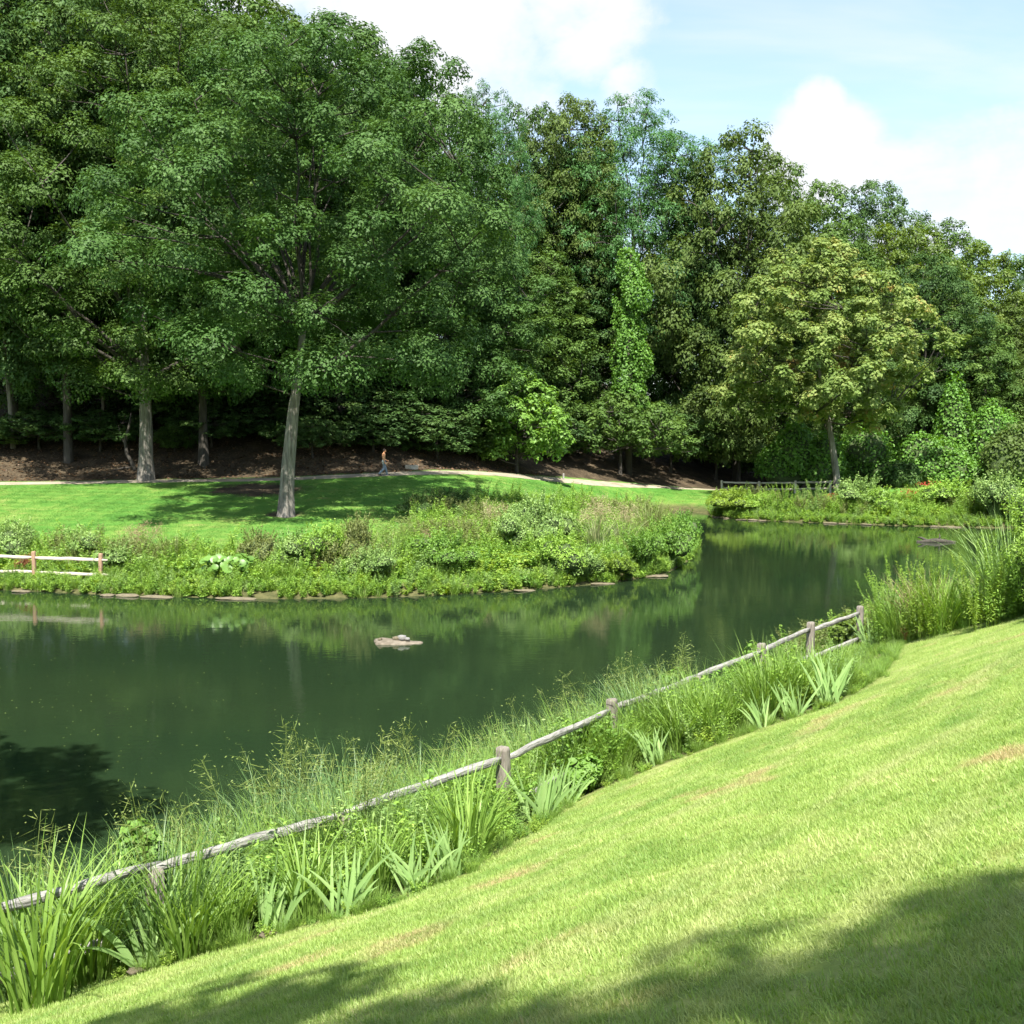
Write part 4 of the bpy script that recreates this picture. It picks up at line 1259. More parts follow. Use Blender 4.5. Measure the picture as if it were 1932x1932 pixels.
def edging(name, pxs, label, seed, lo, hi, gapp, matf):
    gapp = gapp + .38
    g = np.random.default_rng(seed)
    pts = np.array([at_z(*p) for p in pxs])[:, :2]
    cum = np.concatenate([[0], np.cumsum(np.hypot(*np.diff(pts, axis=0).T))])
    e = empty(name, (pts[0][0], pts[0][1], 0))
    s = 0.0
    while s < cum[-1]:
        L = g.uniform(lo, hi)
        if g.uniform() > gapp:
            m_ = s + L / 2
            x, y = np.interp(m_, cum, pts[:, 0]), np.interp(m_, cum, pts[:, 1])
            x2, y2 = np.interp(m_ + .3, cum, pts[:, 0]), np.interp(m_ + .3, cum, pts[:, 1])
            a = math.atan2(y2 - y, x2 - x) + g.normal(0, .06)
            hh = g.uniform(.03, .075)
            o = link_mesh('stone', STONES[g.integers(6)], e, matf(g, m_ / cum[-1]))
            o.location = (x - pts[0][0], y - pts[0][1] - .02, hh * .35); o.rotation_euler = (g.normal(0, .04), g.normal(0, .03), a)
            o.scale = (L / 2, g.uniform(.16, .28), hh)
        s += L + g.uniform(.01, .08)
    tag(e, label, 'stone edging')


edging('stone_edging', [(-60, 1112), (0, 1115), (200, 1124), (400, 1130), (590, 1132)], 'pale flat stones edging the far shore below the two-rail fence', 510, .5, 1.6, .12, lambda g, t: None)
edging('stone_edging', [(640, 1130), (850, 1124), (1000, 1114), (1150, 1101), (1240, 1088)], 'reddish stones edging the shore of the planted point', 511, .4, 1.2, .35, lambda g, t: M['brick'] if g.uniform() < .3 else None)
edging('stone_edging', [(1345, 976), (1400, 981), (1500, 986), (1600, 989), (1700, 993), (1800, 995), (1870, 997)], 'thin line of pale stones along the far right shore', 512, .5, 1.5, .12, lambda g, t: None)

# the flat rock in the pond and the lumps lying on it
c = at_z(745, 1213)
g = np.random.default_rng(520); mb = MB()
na, nr = 26, 5
an = np.linspace(0, 2 * np.pi, na, endpoint=False)
outl = (1 + .16 * np.sin(3 * an + 1) + .10 * np.sin(5 * an + .4) + g.normal(0, .05, na))
V = []
for k, (rr, z) in enumerate(((1.02, -.10), (1.0, .012), (.93, .05), (.72, .068), (.35, .08))):
    V.append(np.stack([np.cos(an) * .66 * rr * outl, np.sin(an) * .34 * rr * outl, z + g.normal(0, .012, na) * (k > 0) + .03 * np.cos(an - 2.6) * (k > 1)], 1))
V = np.vstack(V + [[[0, 0, .085]]])
i, j = np.meshgrid(np.arange(4), np.arange(na), indexing='ij'); j2 = (j + 1) % na
jj = np.arange(na)
mb.add(V, np.stack([i * na + j, i * na + j2, (i + 1) * na + j2, (i + 1) * na + j], -1).reshape(-1, 4), np.stack([4 * na + jj, 4 * na + (jj + 1) % na, np.full(na, 5 * na)], -1))
rockm = rough_mat('pale_wet_rock', [(.25, (.07, .06, .042)), (.5, (.14, .118, .088)), (.75, (.23, .20, .16))], 5, rough=.8, bump=.8)
o = mb.build('flat_rock', rockm, loc=(c[0], c[1], 0)); o.rotation_euler = (0, 0, -.12)
tag(o, 'pale flat rock rising just out of the middle of the pond', 'rock')
for (dx, dy, s, lab, mt) in ((.02, .06, .10, 'small pale stone on the middle of the flat rock', 'stone'), (.20, .08, .135, 'largest grey stone on the flat rock in the pond', 'wood'),
                             (.36, -.02, .09, 'rightmost small grey stone on the flat rock', 'wood'), (-.42, -.03, .07, 'leftmost small stone on the flat rock', 'stone')):
    o = link_mesh('stone', STONES[int(s * 100) % 6], None, M[mt], (c[0] + dx, c[1] + dy, .085 + s * .3), (.1, .15, dx * 5), (s, s * .8, s * .62))
    tag(o, lab, 'stone', 'stones on the flat rock')

c = at_z(1766, 1023); mb = MB(); g = np.random.default_rng(521)
t = np.linspace(-1, 1, 9)
mb.tube(np.stack([t * 1.05, .08 * np.sin(t * 3), .015 + .05 * np.cos(t * 2.4)], 1), .13 + .03 * np.cos(t * 4), 8)
mb.tube(np.array([[.15, 0, .1], [.2, .02, .32], [.16, .05, .5]]), [.06, .045, .015], 6)
mb.tube(np.array([[-.5, 0, .08], [-.75, .15, .22], [-.95, .2, .26]]), [.09, .07, .03], 6)
o = mb.build('sunken_log', M['bark_dark'], None, True, loc=(c[0], c[1], 0)); o.rotation_euler = (0, 0, -.15)
tag(o, 'half sunken log lying in the far right of the pond', 'log')

p = hit(773, 891)
mb = MB()
bx_ = np.array([(-.46, -.17), (.46, -.17), (.46, .17), (-.46, .17)])
V = []
for z, k in ((-.05, 1.0), (.26, 1.0), (.29, .965), (.295, .93)):
    V.append(np.column_stack([bx_ * np.array([k, k ** 2.2]), np.full(4, z)]))
V = np.vstack(V); i, j = np.meshgrid(np.arange(3), np.arange(4), indexing='ij'); j2 = (j + 1) % 4
mb.add(V, np.vstack([np.stack([i * 4 + j, i * 4 + j2, (i + 1) * 4 + j2, (i + 1) * 4 + j], -1).reshape(-1, 4), [[12, 13, 14, 15]]]))
stonem = rough_mat('pale_block_stone', [(.3, (.22, .21, .17)), (.7, (.34, .325, .275))], 6, rough=.9, bump=.5)
tag(mb.build('stone_block', stonem, loc=gpt(p[0], p[1] + 1.6)), 'pale oblong stone block beside the path right of the walker', 'stone block')

p = hit(1063, 906)
e = empty('marker_post', tuple(p)); mb = MB()
fence_post((0, 0, 0), .52, .13, .2, M['wood'], e, 540, .2)
tag(e, 'short grey marker post on the grass by the path bend', 'post')

# leaves adrift on the pond
g = np.random.default_rng(550); mb = MB()
pts = []
for (px, py, sx, sy, k) in ((90, 1290, 120, 70, 55), (260, 1400, 160, 90, 70), (500, 1330, 160, 80, 35), (900, 1300, 200, 60, 30), (650, 1420, 120, 40, 18), (1350, 1140, 120, 30, 14)):
    for _ in range(k):
        q_ = at_z(px + g.normal(0, sx), py + abs(g.normal(0, sy)) * g.choice([-1, 1]))
        if 5 < q_[1] < 75 and inside(np.array(q_[0]), np.array(q_[1]), POND): pts.append((q_[0], q_[1], .006))
P_ = np.array(pts)
leaves(mb, P_, nrm(np.array([0, 0, 1.0]) + g.normal(0, .12, P_.shape)), g.uniform(.025, .06, len(P_)), g.uniform(.018, .035, len(P_)), g, g.uniform(0, 1, len(P_)), fold=.1)
tag(mb.build('floating_leaves', M['plume']), 'tiny pale leaves scattered afloat on the pond', 'leaves', kind='stuff')


# ================================================================== the walker
def capsule(mb, a, b, ra, rb, sides=12, k=6, flat=1.0, fdir=None):
    """a closed tapering limb with round ends"""
    a, b = np.asarray(a, float), np.asarray(b, float)
    d = b - a; L = np.linalg.norm(d); d = d / L
    pts, rad = [], []
    for t in (-.98, -.75, -.4): pts.append(a + d * ra * t); rad.append(ra * math.sqrt(1 - t * t))
    for t in np.linspace(0, 1, k): pts.append(a + d * L * t); rad.append(ra + (rb - ra) * t)
    for t in (.4, .75, .98): pts.append(b + d * rb * t); rad.append(rb * math.sqrt(1 - t * t))
    n0 = mb.n
    mb.tube(np.array(pts), np.array(rad), sides)
    if flat != 1.0:
        v = mb.v[-1]; f = np.asarray(fdir, float); f = f / np.linalg.norm(f)
        m_ = v - a; mb.v[-1] = v + (m_ @ f)[:, None] * f * (flat - 1)


def blob(mb, c, r, nu=14, nv=9):
    th = np.linspace(0, 2 * np.pi, nu, endpoint=False); ph = np.linspace(-1.45, 1.45, nv)
    T, Pp = np.meshgrid(th, ph, indexing='ij')
    d = np.stack([np.cos(T) * np.cos(Pp), np.sin(T) * np.cos(Pp), np.sin(Pp)], -1)
    v = np.vstack([(np.array(c) + d * np.array(r)).reshape(-1, 3), np.array(c) - (0, 0, r[2]), np.array(c) + (0, 0, r[2])])
    i, j = np.meshgrid(np.arange(nu), np.arange(nv - 1), indexing='ij'); i2 = (i + 1) % nu
    ii = np.arange(nu); n2 = (ii + 1) % nu
    mb.add(v, np.stack([i * nv + j, i2 * nv + j, i2 * nv + j + 1, i * nv + j + 1], -1).reshape(-1, 4),
           np.vstack([np.stack([n2 * nv, ii * nv, np.full(nu, nu * nv)], -1), np.stack([ii * nv + nv - 1, n2 * nv + nv - 1, np.full(nu, nu * nv + 1)], -1)]))


def remeshed(o, vox, it=4):
    m_ = o.modifiers.new('skin', 'REMESH'); m_.mode = 'VOXEL'; m_.voxel_size = vox; m_.use_smooth_shade = True
    s_ = o.modifiers.new('soften', 'SMOOTH'); s_.factor = .5; s_.iterations = it


skin = rough_mat('skin', [(.3, (.60, .29, .15)), (.7, (.68, .35, .19))], 9, rough=.55, bump=0)  # tone raised to look sunlit while the figure stands in shade
jean = rough_mat('pale_blue_trousers', [(.3, (.15, .19, .25)), (.7, (.27, .31, .36))], 14, rough=.9, bump=.3)
hairm = rough_mat('dark_hair', [(.3, (.02, .014, .01)), (.7, (.05, .035, .025))], 20, (1, 1, .3), .6, .4)
cloth = rough_mat('white_cloth', [(.3, (.55, .55, .52)), (.7, (.72, .72, .69))], 12, rough=.9, bump=.4)
shoem = rough_mat('dark_shoes', [(.3, (.03, .03, .03)), (.7, (.08, .075, .07))], 12, rough=.7, bump=.2)
wp = hit(724, 898)
# the figure faces +x in its own space, then turns a little away from the viewer
e = empty('person', (wp[0], wp[1], wp[2]), R(28))
HIP = {1: (0, .09, .92), -1: (0, -.09, .92)}
KNEE = {1: (.17, .095, .50), -1: (-.03, -.095, .48)}
ANK = {1: (.27, .10, .09), -1: (-.36, -.10, .15)}
TOE = {1: (.44, .11, .05), -1: (-.24, -.11, .035)}
mb = MB()
# trunk: pelvis, waist, ribcage, shoulders
for (z, x, rx, ry, rz) in ((.95, -.005, .105, .155, .11), (1.08, .0, .095, .140, .11), (1.20, .005, .105, .155, .12), (1.32, .005, .115, .175, .12), (1.42, 0, .095, .180, .08)):
    blob(mb, (x, 0, z), (rx, ry, rz))
capsule(mb, (0, .12, 1.435), (.0, .185, 1.41), .065, .062); capsule(mb, (0, -.12, 1.435), (.0, -.185, 1.41), .065, .062)
capsule(mb, (.0, 0, 1.45), (.035, -.01, 1.575), .058, .052)                       # neck
HC = np.array([.06, -.015, 1.655])
blob(mb, HC + (0, 0, .02), (.095, .076, .105)); blob(mb, HC + (.025, -.005, -.05), (.068, .056, .065))
capsule(mb, HC + (.085, -.008, .01), HC + (.112, -.01, -.028), .010, .017)        # nose
capsule(mb, HC + (.075, .025, .045), HC + (.078, -.04, .043), .014, .014)         # brow
capsule(mb, HC + (.082, .018, -.062), HC + (.082, -.030, -.064), .010, .010)      # mouth
for s in (1, -1): blob(mb, HC + (-.005, s * .076, .0), (.018, .010, .032), 8, 5)  # ears
ELB = {1: (.09, .235, 1.15), -1: (-.12, -.25, 1.15)}
WRI = {1: (.27, .17, 1.02), -1: (-.02, -.235, .93)}
HD = {1: (.85, -.25, -.35), -1: (.35, .05, -.93)}
for s in (1, -1):
    sh = (0, s * .195, 1.41)
    capsule(mb, sh, ELB[s], .056, .042); capsule(mb, ELB[s], WRI[s], .043, .028)
    w_ = np.array(WRI[s]); d = nrm(np.array(HD[s])); u = nrm(np.cross(d, (0, 1.0, 0))); v = np.cross(d, u)
    palm = w_ + d * .085
    capsule(mb, w_ + d * .01, palm, .030, .036, flat=.55, fdir=v)
    for k, (off, ln2) in enumerate(((-.030, .066), (-.010, .078), (.010, .074), (.029, .058))):   # four fingers, slightly curled
        f0 = palm + u * off + d * .012; f1 = f0 + d * ln2 * .5 - v * s * .006; f2 = f1 + nrm(d - v * s * .55) * ln2 * .5
        capsule(mb, f0, f1, .0095, .009, 8, 3); capsule(mb, f1, f2, .009, .0075, 8, 3)
    t0 = w_ + d * .035 - u * .025; t1 = t0 + nrm(d * .6 - u * .9) * .042; t2 = t1 + nrm(d - u * .2) * .032
    capsule(mb, t0, t1, .012, .011, 8, 3); capsule(mb, t1, t2, .011, .008, 8, 3)
    capsule(mb, HIP[s], KNEE[s], .085, .058); capsule(mb, KNEE[s], ANK[s], .055, .038)
    capsule(mb, ANK[s], TOE[s], .04, .032)
body = mb.build('body', skin, e, True); remeshed(body, .011, 3)
mb = MB()
blob(mb, (-.005, 0, .955), (.122, .172, .115))
for s in (1, -1):
    capsule(mb, HIP[s], KNEE[s], .105, .080); capsule(mb, KNEE[s], np.array(ANK[s]) + (0, 0, -.01), .080, .070)
tr_ = mb.build('trousers', jean, e, True); remeshed(tr_, .014, 3)
for s in (1, -1):
    mb = MB(); capsule(mb, np.array(ANK[s]) + (-.03, 0, -.035), np.array(TOE[s]) + (.02, 0, .005), .052, .042, flat=.9, fdir=(0, 0, 1))
    sh_ = mb.build('shoe', shoem, e, True); remeshed(sh_, .012, 2)
mb = MB(); blob(mb, HC + (-.016, 0, .042), (.097, .084, .098)); blob(mb, HC + (-.05, 0, -.01), (.055, .07, .07))
hr = mb.build('hair', hairm, e, True); remeshed(hr, .012, 2)
mb = MB()
capsule(mb, (-.10, -.13, 1.03), (-.13, -.17, .93), .045, .06); capsule(mb, (-.13, -.17, .93), (-.12, -.17, .80), .055, .035)
capsule(mb, (-.11, -.05, 1.02), (-.08, -.16, 1.02), .03, .03)
tag(mb.build('cloth_at_waist', cloth, e, True), 'white shirt tucked into the waistband')
remeshed(e.children[-1], .013, 3)
tag(e, 'bare-chested person in pale blue trousers walking right along the path', 'person')


# ================================================================== planted banks
def poly_at_px(pl, px):
    """the point of a polyline on the ground that shows in a given photo column"""
    s = np.linspace(0, 1, 60)[:, None]
    pts = np.vstack([a + (b - a) * s for a, b in zip(pl[:-1], pl[1:])])
    pts = pts[pts[:, 1] > 1]
    z = height(pts[:, 0], pts[:, 1]); p = R(PITCH)
    u = pts[:, 0] / (pts[:, 1] * math.cos(p) - (z - CAM_H) * math.sin(p))
    k = np.argmin(np.abs(u * FPX + 966 - px))
    k0, k1 = max(k - 3, 0), min(k + 3, len(pts) - 1)
    t = pts[k1] - pts[k0]; t = t / (np.linalg.norm(t) + 1e-9)
    if t[1] < 0: t = -t
    return pts[k], np.array([-t[1], t[0]])            # point, direction towards the water


def bed(px, off, pl=None):
    q = px
    for _ in range(4):                                # correct for the sideways shift of the offset
        p, nn = poly_at_px(FENCE if pl is None else pl, q)
        p = p + nn * off
        dep_ = p[1] * math.cos(R(PITCH)) - (float(height(*p)) - CAM_H) * math.sin(R(PITCH))
        q += px - (p[0] / dep_ * FPX + 966)
    return p


def px_height(px, top_py, x, y):
    """height above the ground at (x, y) of something whose top shows at top_py"""
    return float(at_y(px, top_py, y)[2] - height(x, y))


# ---- iris clumps: every sword leaf is a piece of its own
IRIS = []
for k in range(7):
    g = np.random.default_rng(600 + k); mb = MB()
    K = 7; s = np.linspace(0, 1, K + 1); cv = [.05, .15, .3, .5, .9, .1, -.1][k]
    th = .02 + cv * s ** 2
    h = np.concatenate([[0], np.cumsum(np.sin(th[:-1]) / K)]); z = np.concatenate([[0], np.cumsum(np.cos(th[:-1]) / K)])
    w_ = np.minimum(.62 + 1.3 * s, 1) * np.clip(1 - s ** 3.2, .03, 1) * .030
    V = np.stack([np.stack([h - w_ * np.cos(th), 0 * w_, z + w_ * np.sin(th)], 1), np.stack([h, w_ * .22, z], 1), np.stack([h + w_ * np.cos(th), 0 * w_, z - w_ * np.sin(th)], 1)], 1).reshape(-1, 3)
    i, j = np.meshgrid(np.arange(K), np.arange(2), indexing='ij')
    mb.add(V, np.stack([i * 3 + j, i * 3 + j + 1, (i + 1) * 3 + j + 1, (i + 1) * 3 + j], -1).reshape(-1, 4), None, [.1, .55, .35, .8, .25, .95, .65][k])
    IRIS.append(mb.mesh('leaf', M['iris'], True))


def iris(x, y, hgt, seed, nl, label, fan=1.0, mat=None):
    g = np.random.default_rng(seed)
    e = empty('iris_clump', gpt(x, y, -.02), g.uniform(-.5, .5))
    nf = 3
    for k in range(nl):
        f = k % nf
        fx, fy = (f - 1) * .075 + g.normal(0, .015), g.normal(0, .06)
        az = g.choice([0, np.pi]) + g.normal(0, .75)
        t = g.uniform(.03, .62) * fan
        L = hgt * g.uniform(.6, 1.08) * (1.0 + .12 * t)
        v = g.choice([1, 2, 3, 3, 4, 4]) if t > .35 else g.choice([0, 1, 2, 3, 5, 6])
        o = link_mesh('leaf', IRIS[v], e, mat)
        o.location = (fx, fy, 0); o.rotation_mode = 'XYZ'
        o.rotation_euler = (g.normal(0, .08), t * .9, az)
        o.scale = (L * g.uniform(.85, 1.15), L, L)
    tag(e, label, 'iris', 'iris clumps along the lawn edge')
    return e


IR = [(288, 1832, 1660, 15, 'broad blue-grey iris clump nearest the bottom left corner, leaves arching wide', 1.35),
      (512, 1764, 1628, 13, 'upright blue-grey iris fan with a pale stone at its foot', .75),
      (652, 1725, 1600, 17, 'dense blue-grey iris clump third from the left along the lawn', 1.0),
      (782, 1678, 1575, 13, 'blue-grey iris with a long leaf arching far to the left', 1.3),
      (850, 1660, 1547, 14, 'tall pale iris clump just left of the big dark strap-leaved tuft', .9),
      (1016, 1521, 1440, 13, 'blue-grey iris clump just right of the tallest fence post', 1.0),
      (1064, 1504, 1430, 14, 'iris clump with bent outer leaf below the fence, second past the tallest post', 1.2),
      (1238, 1437, 1372, 14, 'blue-grey iris clump between the leaning fence posts', 1.0),
      (1440, 1376, 1308, 14, 'pale iris clump where the lawn edge bends up the bank', 1.25),
      (1500, 1356, 1283, 13, 'iris clump second from the far end of the iris row', 1.2),
      (1562, 1328, 1235, 14, 'pale iris clump with a fallen leaf on the lawn', 1.1),
      (1592, 1230, 1172, 10, 'small blue-grey iris below the last visible rail', .8),
      (1640, 1226, 1160, 11, 'far iris clump with wide-spread pale leaves beside the end post', 1.4)]
IRIS_AT = []
for k, (px, py, tpy, nl, lab, fan) in enumerate(IR):
    ey_ = float(np.interp(px, [q[0] for q in edge_px], [q[1] for q in edge_px]))
    py = ey_ - 3 if abs(ey_ - py) < 45 else py
    p = hit(px, py); IRIS_AT.append(p[:2]); iris(p[0], p[1], px_height(px, tpy, p[0], p[1]) * 1.12, 620 + k, nl + 9, lab, fan)

# ---- strap-leaved tufts
STRAP = [tuft_mesh(650 + k, 95, (.75, 1.12), (.013, .024), (.02, .35), (.15, 1.6), M['strap'], .15, 7, 'foliage') for k in range(4)]
ST = [(110, 1886, 1635, 1.15, 'strap', 'largest strap-leaved tuft in the bottom left corner'),
      (15, 1885, 1690, 1.2, 'strap', 'strap-leaved tuft cut off by the left edge at the bottom'),
      (205, 1845, 1640, 1.0, 'strap', 'strap-leaved tuft right behind the largest one in the corner'),
      (345, 1815, 1625, 1.1, 'strap', 'strap-leaved tuft just right of the arching iris'),
      (425, 1790, 1640, .9, 'strap', 'strap-leaved tuft left of the upright iris fan'),
      (595, 1735, 1575, 1.0, 'strap', 'strap-leaved tuft behind the gap between second and third iris'),
      (735, 1695, 1560, .9, 'strap', 'bright strap-leaved tuft behind the third and fourth iris'),
      (915, 1622, 1468, 1.1, 'strap', 'big dark strap-leaved tuft with tan base at the lawn edge'),
      (965, 1560, 1450, .8, 'strap', 'strap-leaved tuft at the foot of the tallest post'),
      (1130, 1475, 1375, 1.0, 'strap', 'strap-leaved tuft with browned base right of the bent iris'),
      (1180, 1460, 1370, .9, 'strap', 'small strap-leaved tuft left of the middle iris'),
      (1295, 1420, 1322, 1.2, 'strap', 'left one of two dark strap-leaved tufts below the hidden rail'),
      (1350, 1402, 1312, 1.2, 'strap', 'right one of two dark strap-leaved tufts below the hidden rail'),
      (1400, 1382, 1300, 1.0, 'strap', 'pale strap-leaved tuft left of the bend in the lawn edge'),
      (1545, 1322, 1220, 1.0, 'strap', 'feathery strap-leaved tuft right above the last pale iris'),
      (1605, 1290, 1215, .8, 'strap', 'last strap-leaved tuft of the row, leaning over the lawn')]
for k, (px, py, tpy, wf, mt, lab) in enumerate(ST):
    p = hit(px, py); pl, nn = poly_at_px(EDGE, px)
    x, y = p[:2] + nn * .18
    hgt = px_height(px, tpy, x, y)
    e = empty('strap_leaved_tuft', gpt(x, y, -.01), k * 1.3, (hgt * wf / .82, hgt * wf / .82, hgt / .82))
    f = link_mesh('foliage', STRAP[k % 4], e, M[mt]); tag(f, kind='stuff')
    tag(e, lab, 'strap-leaved plant', 'strap-leaved tufts along the lawn edge')

# ---- flowering grasses between the fence and the water
TALLG = [tuft_mesh(680 + k, 330, (.6, 1.25), (.007, .015), (.05, .5), (.3, 1.7), M['reed'], .22, 6, 'leaves') for k in range(3)]
PAN = [panicle(690 + k, 6, (.95, 1.4)) for k in range(4)]
TG = [(60, 1.0, 1590, 'tall dark-headed grass at the left edge by the water'), (180, .9, 1625, 'flowering grass behind the lowest rail'),
      (400, 1.1, 1500, 'drooping flowering grass right of the bright leafy vine'), (470, 1.2, 1478, 'flowering grass before the dark shaded water'),
      (545, 1.1, 1425, 'bushy flowering grass at the gap in the rail, its left half'), (610, 1.3, 1400, 'flowering grass at the gap in the rail, its right half'),
      (665, 1.0, 1385, 'tallest flowering grass left of the tallest post'), (735, 1.3, 1420, 'flowering grass over the left end of the third rail'),
      (800, 1.0, 1385, 'flowering grass halfway along the third rail'), (875, 1.1, 1402, 'flowering grass just left of the tallest post'),
      (950, 1.3, 1375, 'flowering grass rising behind the tallest post'), (1010, 1.1, 1335, 'flowering grass just right of the tallest post'),
      (1070, 1.2, 1305, 'flowering grass over the middle of the fourth rail'), (1135, 1.2, 1285, 'flowering grass behind the second tall post'),
      (1195, 1.1, 1250, 'tall flowering grass right of the second tall post'), (1255, 1.2, 1268, 'flowering grass above the hidden stretch of rail'),
      (1310, .9, 1262, 'last flowering grass before the open rails'),
      (312, -.22, 1585, 'reedy grass growing over the rail beside the bright leafy vine'), (640, -.2, 1502, 'reedy grass hiding the rail left of the third rail, first of two'),
      (695, -.2, 1488, 'reedy grass hiding the rail left of the third rail, second of two'), (1215, -.2, 1292, 'reedy grass hiding the rail right of the second tall post'),
      (1268, -.2, 1270, 'reedy grass hiding the rail before the bright leafy vine')]
for k, (px, off, tpy, lab) in enumerate(TG):
    x, y = bed(px, off); hgt = px_height(px, tpy, x, y); sc = max(hgt / 1.16, .78) * (1.0 if off > 0 else 1.3)
    e = empty('flowering_grass', gpt(x, y, -.02), k * 2.1, (sc, sc, sc))
    tag(link_mesh('leaves', TALLG[k % 3], e), kind='stuff'); tag(link_mesh('seed_heads', PAN[k % 4], e), kind='stuff')
    tag(e, lab, 'grass', 'flowering grasses along the near fence')

# ---- climbing leafy vines on the near fence
NV = [(285, .55, 1548, 120, 'bright', 'bright leafy vine heaped over the lowest rail', 2200),
      (1090, .15, 1362, 80, 'bright', 'leafy vine climbing the rail left of the second tall post', 900),
      (1290, .1, 1250, 80, 'bright', 'bright leafy vine swallowing the rail by the hidden post', 1100),
      (1415, .45, 1205, 50, 'bright', 'small sprawling vine behind the third tall post', 500),
      (1630, .35, 1160, 60, 'yellowish', 'yellow-green bush pressed against the end post of the near fence', 700),
      (1100, -.35, 1428, 70, 'bright', 'round-leaved creeper below the rail left of the second tall post', 800)]
for k, (px, off, tpy, wpx, mt, lab, cnt) in enumerate(NV):
    x, y = bed(px, off); hgt = px_height(px, tpy, x, y); wd = wpx / FPX * y / 2
    g = np.random.default_rng(720 + k)
    lobes = [(np.array([g.normal(0, wd * .4), g.normal(0, wd * .25), hgt * g.uniform(.35, .7)]), (wd * g.uniform(.45, .7), wd * .55, hgt * g.uniform(.25, .36))) for _ in range(5)]
    heap('leafy_vine', gpt(x, y), lobes, M[mt], lab, 'vine', cnt, .085, .8, 730 + k, 'vines on the near fence', core=.6)

# ---- wild plants on the near bank at right
GOLD = [goldenrod_mesh(740 + k, 24, (.45, 1.25), .3, M['herb'], 'leafy_stems', .5) for k in range(3)]
FEA = [tuft_mesh(750 + k, 240, (.8, 1.25), (.008, .016), (.02, .55), (.2, 1.3), M['strap'], .22, 6, 'foliage') for k in range(3)]
NR = [(1700, .9, 1100, 't', 'herb_dark', 'dark feathery wild grass right of the end post'), (1690, 1.2, 1052, 'g', 'herb', 'tall plumed wild plant nearest the open pond'),
      (1735, 1.3, 1062, 'g', 'herb_yellow', 'pale plumed wild plant, second along the right bank'), (1700, .45, 1120, 't', 'strap', 'fine yellow-green grass mound above the end of the iris row'),
      (1760, .5, 1105, 't', 'herb_dark', 'arching blue-green grass in the middle of the right bank'), (1780, 1.2, 1085, 't', 'herb', 'leafy plant below the sunken log'),
      (1745, .8, 1085, 't', 'pink', 'pinkish seeding grass among the right bank plants'), (1825, .9, 1090, 't', 'bright', 'bright green wild grass on the right bank'),
      (1850, 1.5, 1040, 'g', 'herb_yellow', 'tall yellowish plume left of the tallest right-hand growth'), (1875, 1.3, 1010, 'g', 'herb', 'tall spire beside the tallest right-hand growth'),
      (1835, .5, 1110, 't', 'herb_dark', 'low arching grass spilling towards the lawn at right'), (1905, .7, 985, 't', 'herb_dark', 'tall blue-green grass just left of the tallest right-hand growth'),
      (1940, .9, 920, 'h', 'herb', 'tallest leafy growth at the right edge of the near bank'), (1930, .4, 1040, 't', 'strap', 'grass at the foot of the tallest right-hand growth'),
      (1890, .4, 1075, 't', 'strap_pale', 'pale grass in front of the tall right-hand spires'), (1715, .12, 1180, 't', 'rust', 'low rusty-leaved clump at the lawn edge on the right'),
      (1790, .12, 1140, 't', 'herb_dark', 'dark drooping grass hanging over the right lawn edge'), (1865, .15, 1115, 't', 'strap', 'green grass hanging over the lawn edge near the right side'),
      (1672, .8, 1095, 'g', 'herb', 'slim leafy wild plant close to the end post'), (1760, 1.5, 1050, 'g', 'herb_yellow', 'slim pale plume in front of the sunken log'),
      (1800, .5, 1105, 't', 'strap_pale', 'pale arching grass midway along the right bank'), (1850, .8, 1075, 'g', 'bright', 'bright leafy plant left of the tallest right-hand growth'),
      (1990, 1.2, 900, 'h', 'herb', 'tall growth cut off by the right edge of the picture')]
for k, (px, off, tpy, kd, mt, lab) in enumerate(NR):
    x, y = bed(px, off, EDGE); hgt = max(px_height(px, tpy, x, y), .35)
    if kd == 'h':
        g = np.random.default_rng(760 + k); wd = hgt * .17 + .12
        lobes = [(np.array([g.normal(0, wd * .55), g.normal(0, wd * .5), hgt * t_]), (wd * g.uniform(.4, .6), wd * g.uniform(.4, .6), hgt * .16)) for t_ in np.linspace(.15, .84, 9)]
        e = empty('wild_bush', gpt(x, y)); mb = MB(); lobe_leaves(mb, g, lobes, 7000, .055, .34, up=.4, jit=.8, lower=-.7, noise=.3, shell=(.6, 1.2))
        for q in range(30):
            a = g.uniform(0, 6.3); t = np.linspace(0, 1, 4); H = hgt * g.uniform(.7, 1.0); sp = wd * g.uniform(.3, 1.1)
            pts = np.stack([np.cos(a) * sp * t ** 1.4, np.sin(a) * sp * t ** 1.4, H * t], 1); mb.tube(pts, [.007, .006, .004, .003], 3, .2, cap=False)
            m_ = 46; u = g.uniform(.4, 1, m_); c = np.stack([np.interp(u, t, pts[:, i_]) for i_ in range(3)], 1)
            dr = nrm(g.normal(size=(m_, 3)) + (0, 0, .7)); leaves(mb, c + dr * .04, nrm(g.normal(0, .6, (m_, 3)) + (0, 0, 1)), .085 * g.uniform(.6, 1.2, m_), .024 * np.ones(m_), g, g.uniform(.2, 1, m_), axis=dr)
        mb.build('foliage', M[mt], e); tag(link_mesh('inner_filler', core_mesh(g, lobes, .6), e), kind='stuff')
        tag(e, lab, 'wild plant', 'wild plants on the right bank')
        continue
    proto, ph = (GOLD[k % 3], 1.15) if kd == 'g' else (FEA[k % 3], .95)
    wsc = hgt / ph if kd == 't' else max(hgt / ph * .8, .9)
    e = empty('wild_plant' if kd == 'g' else 'wild_grass', gpt(x, y, -.02), k * 1.7, (wsc, wsc, hgt / ph))
    tag(link_mesh('foliage', proto, e, M[mt]), kind='stuff')
    tag(e, lab, 'wild plant' if kd == 'g' else 'grass', 'wild plants on the right bank')

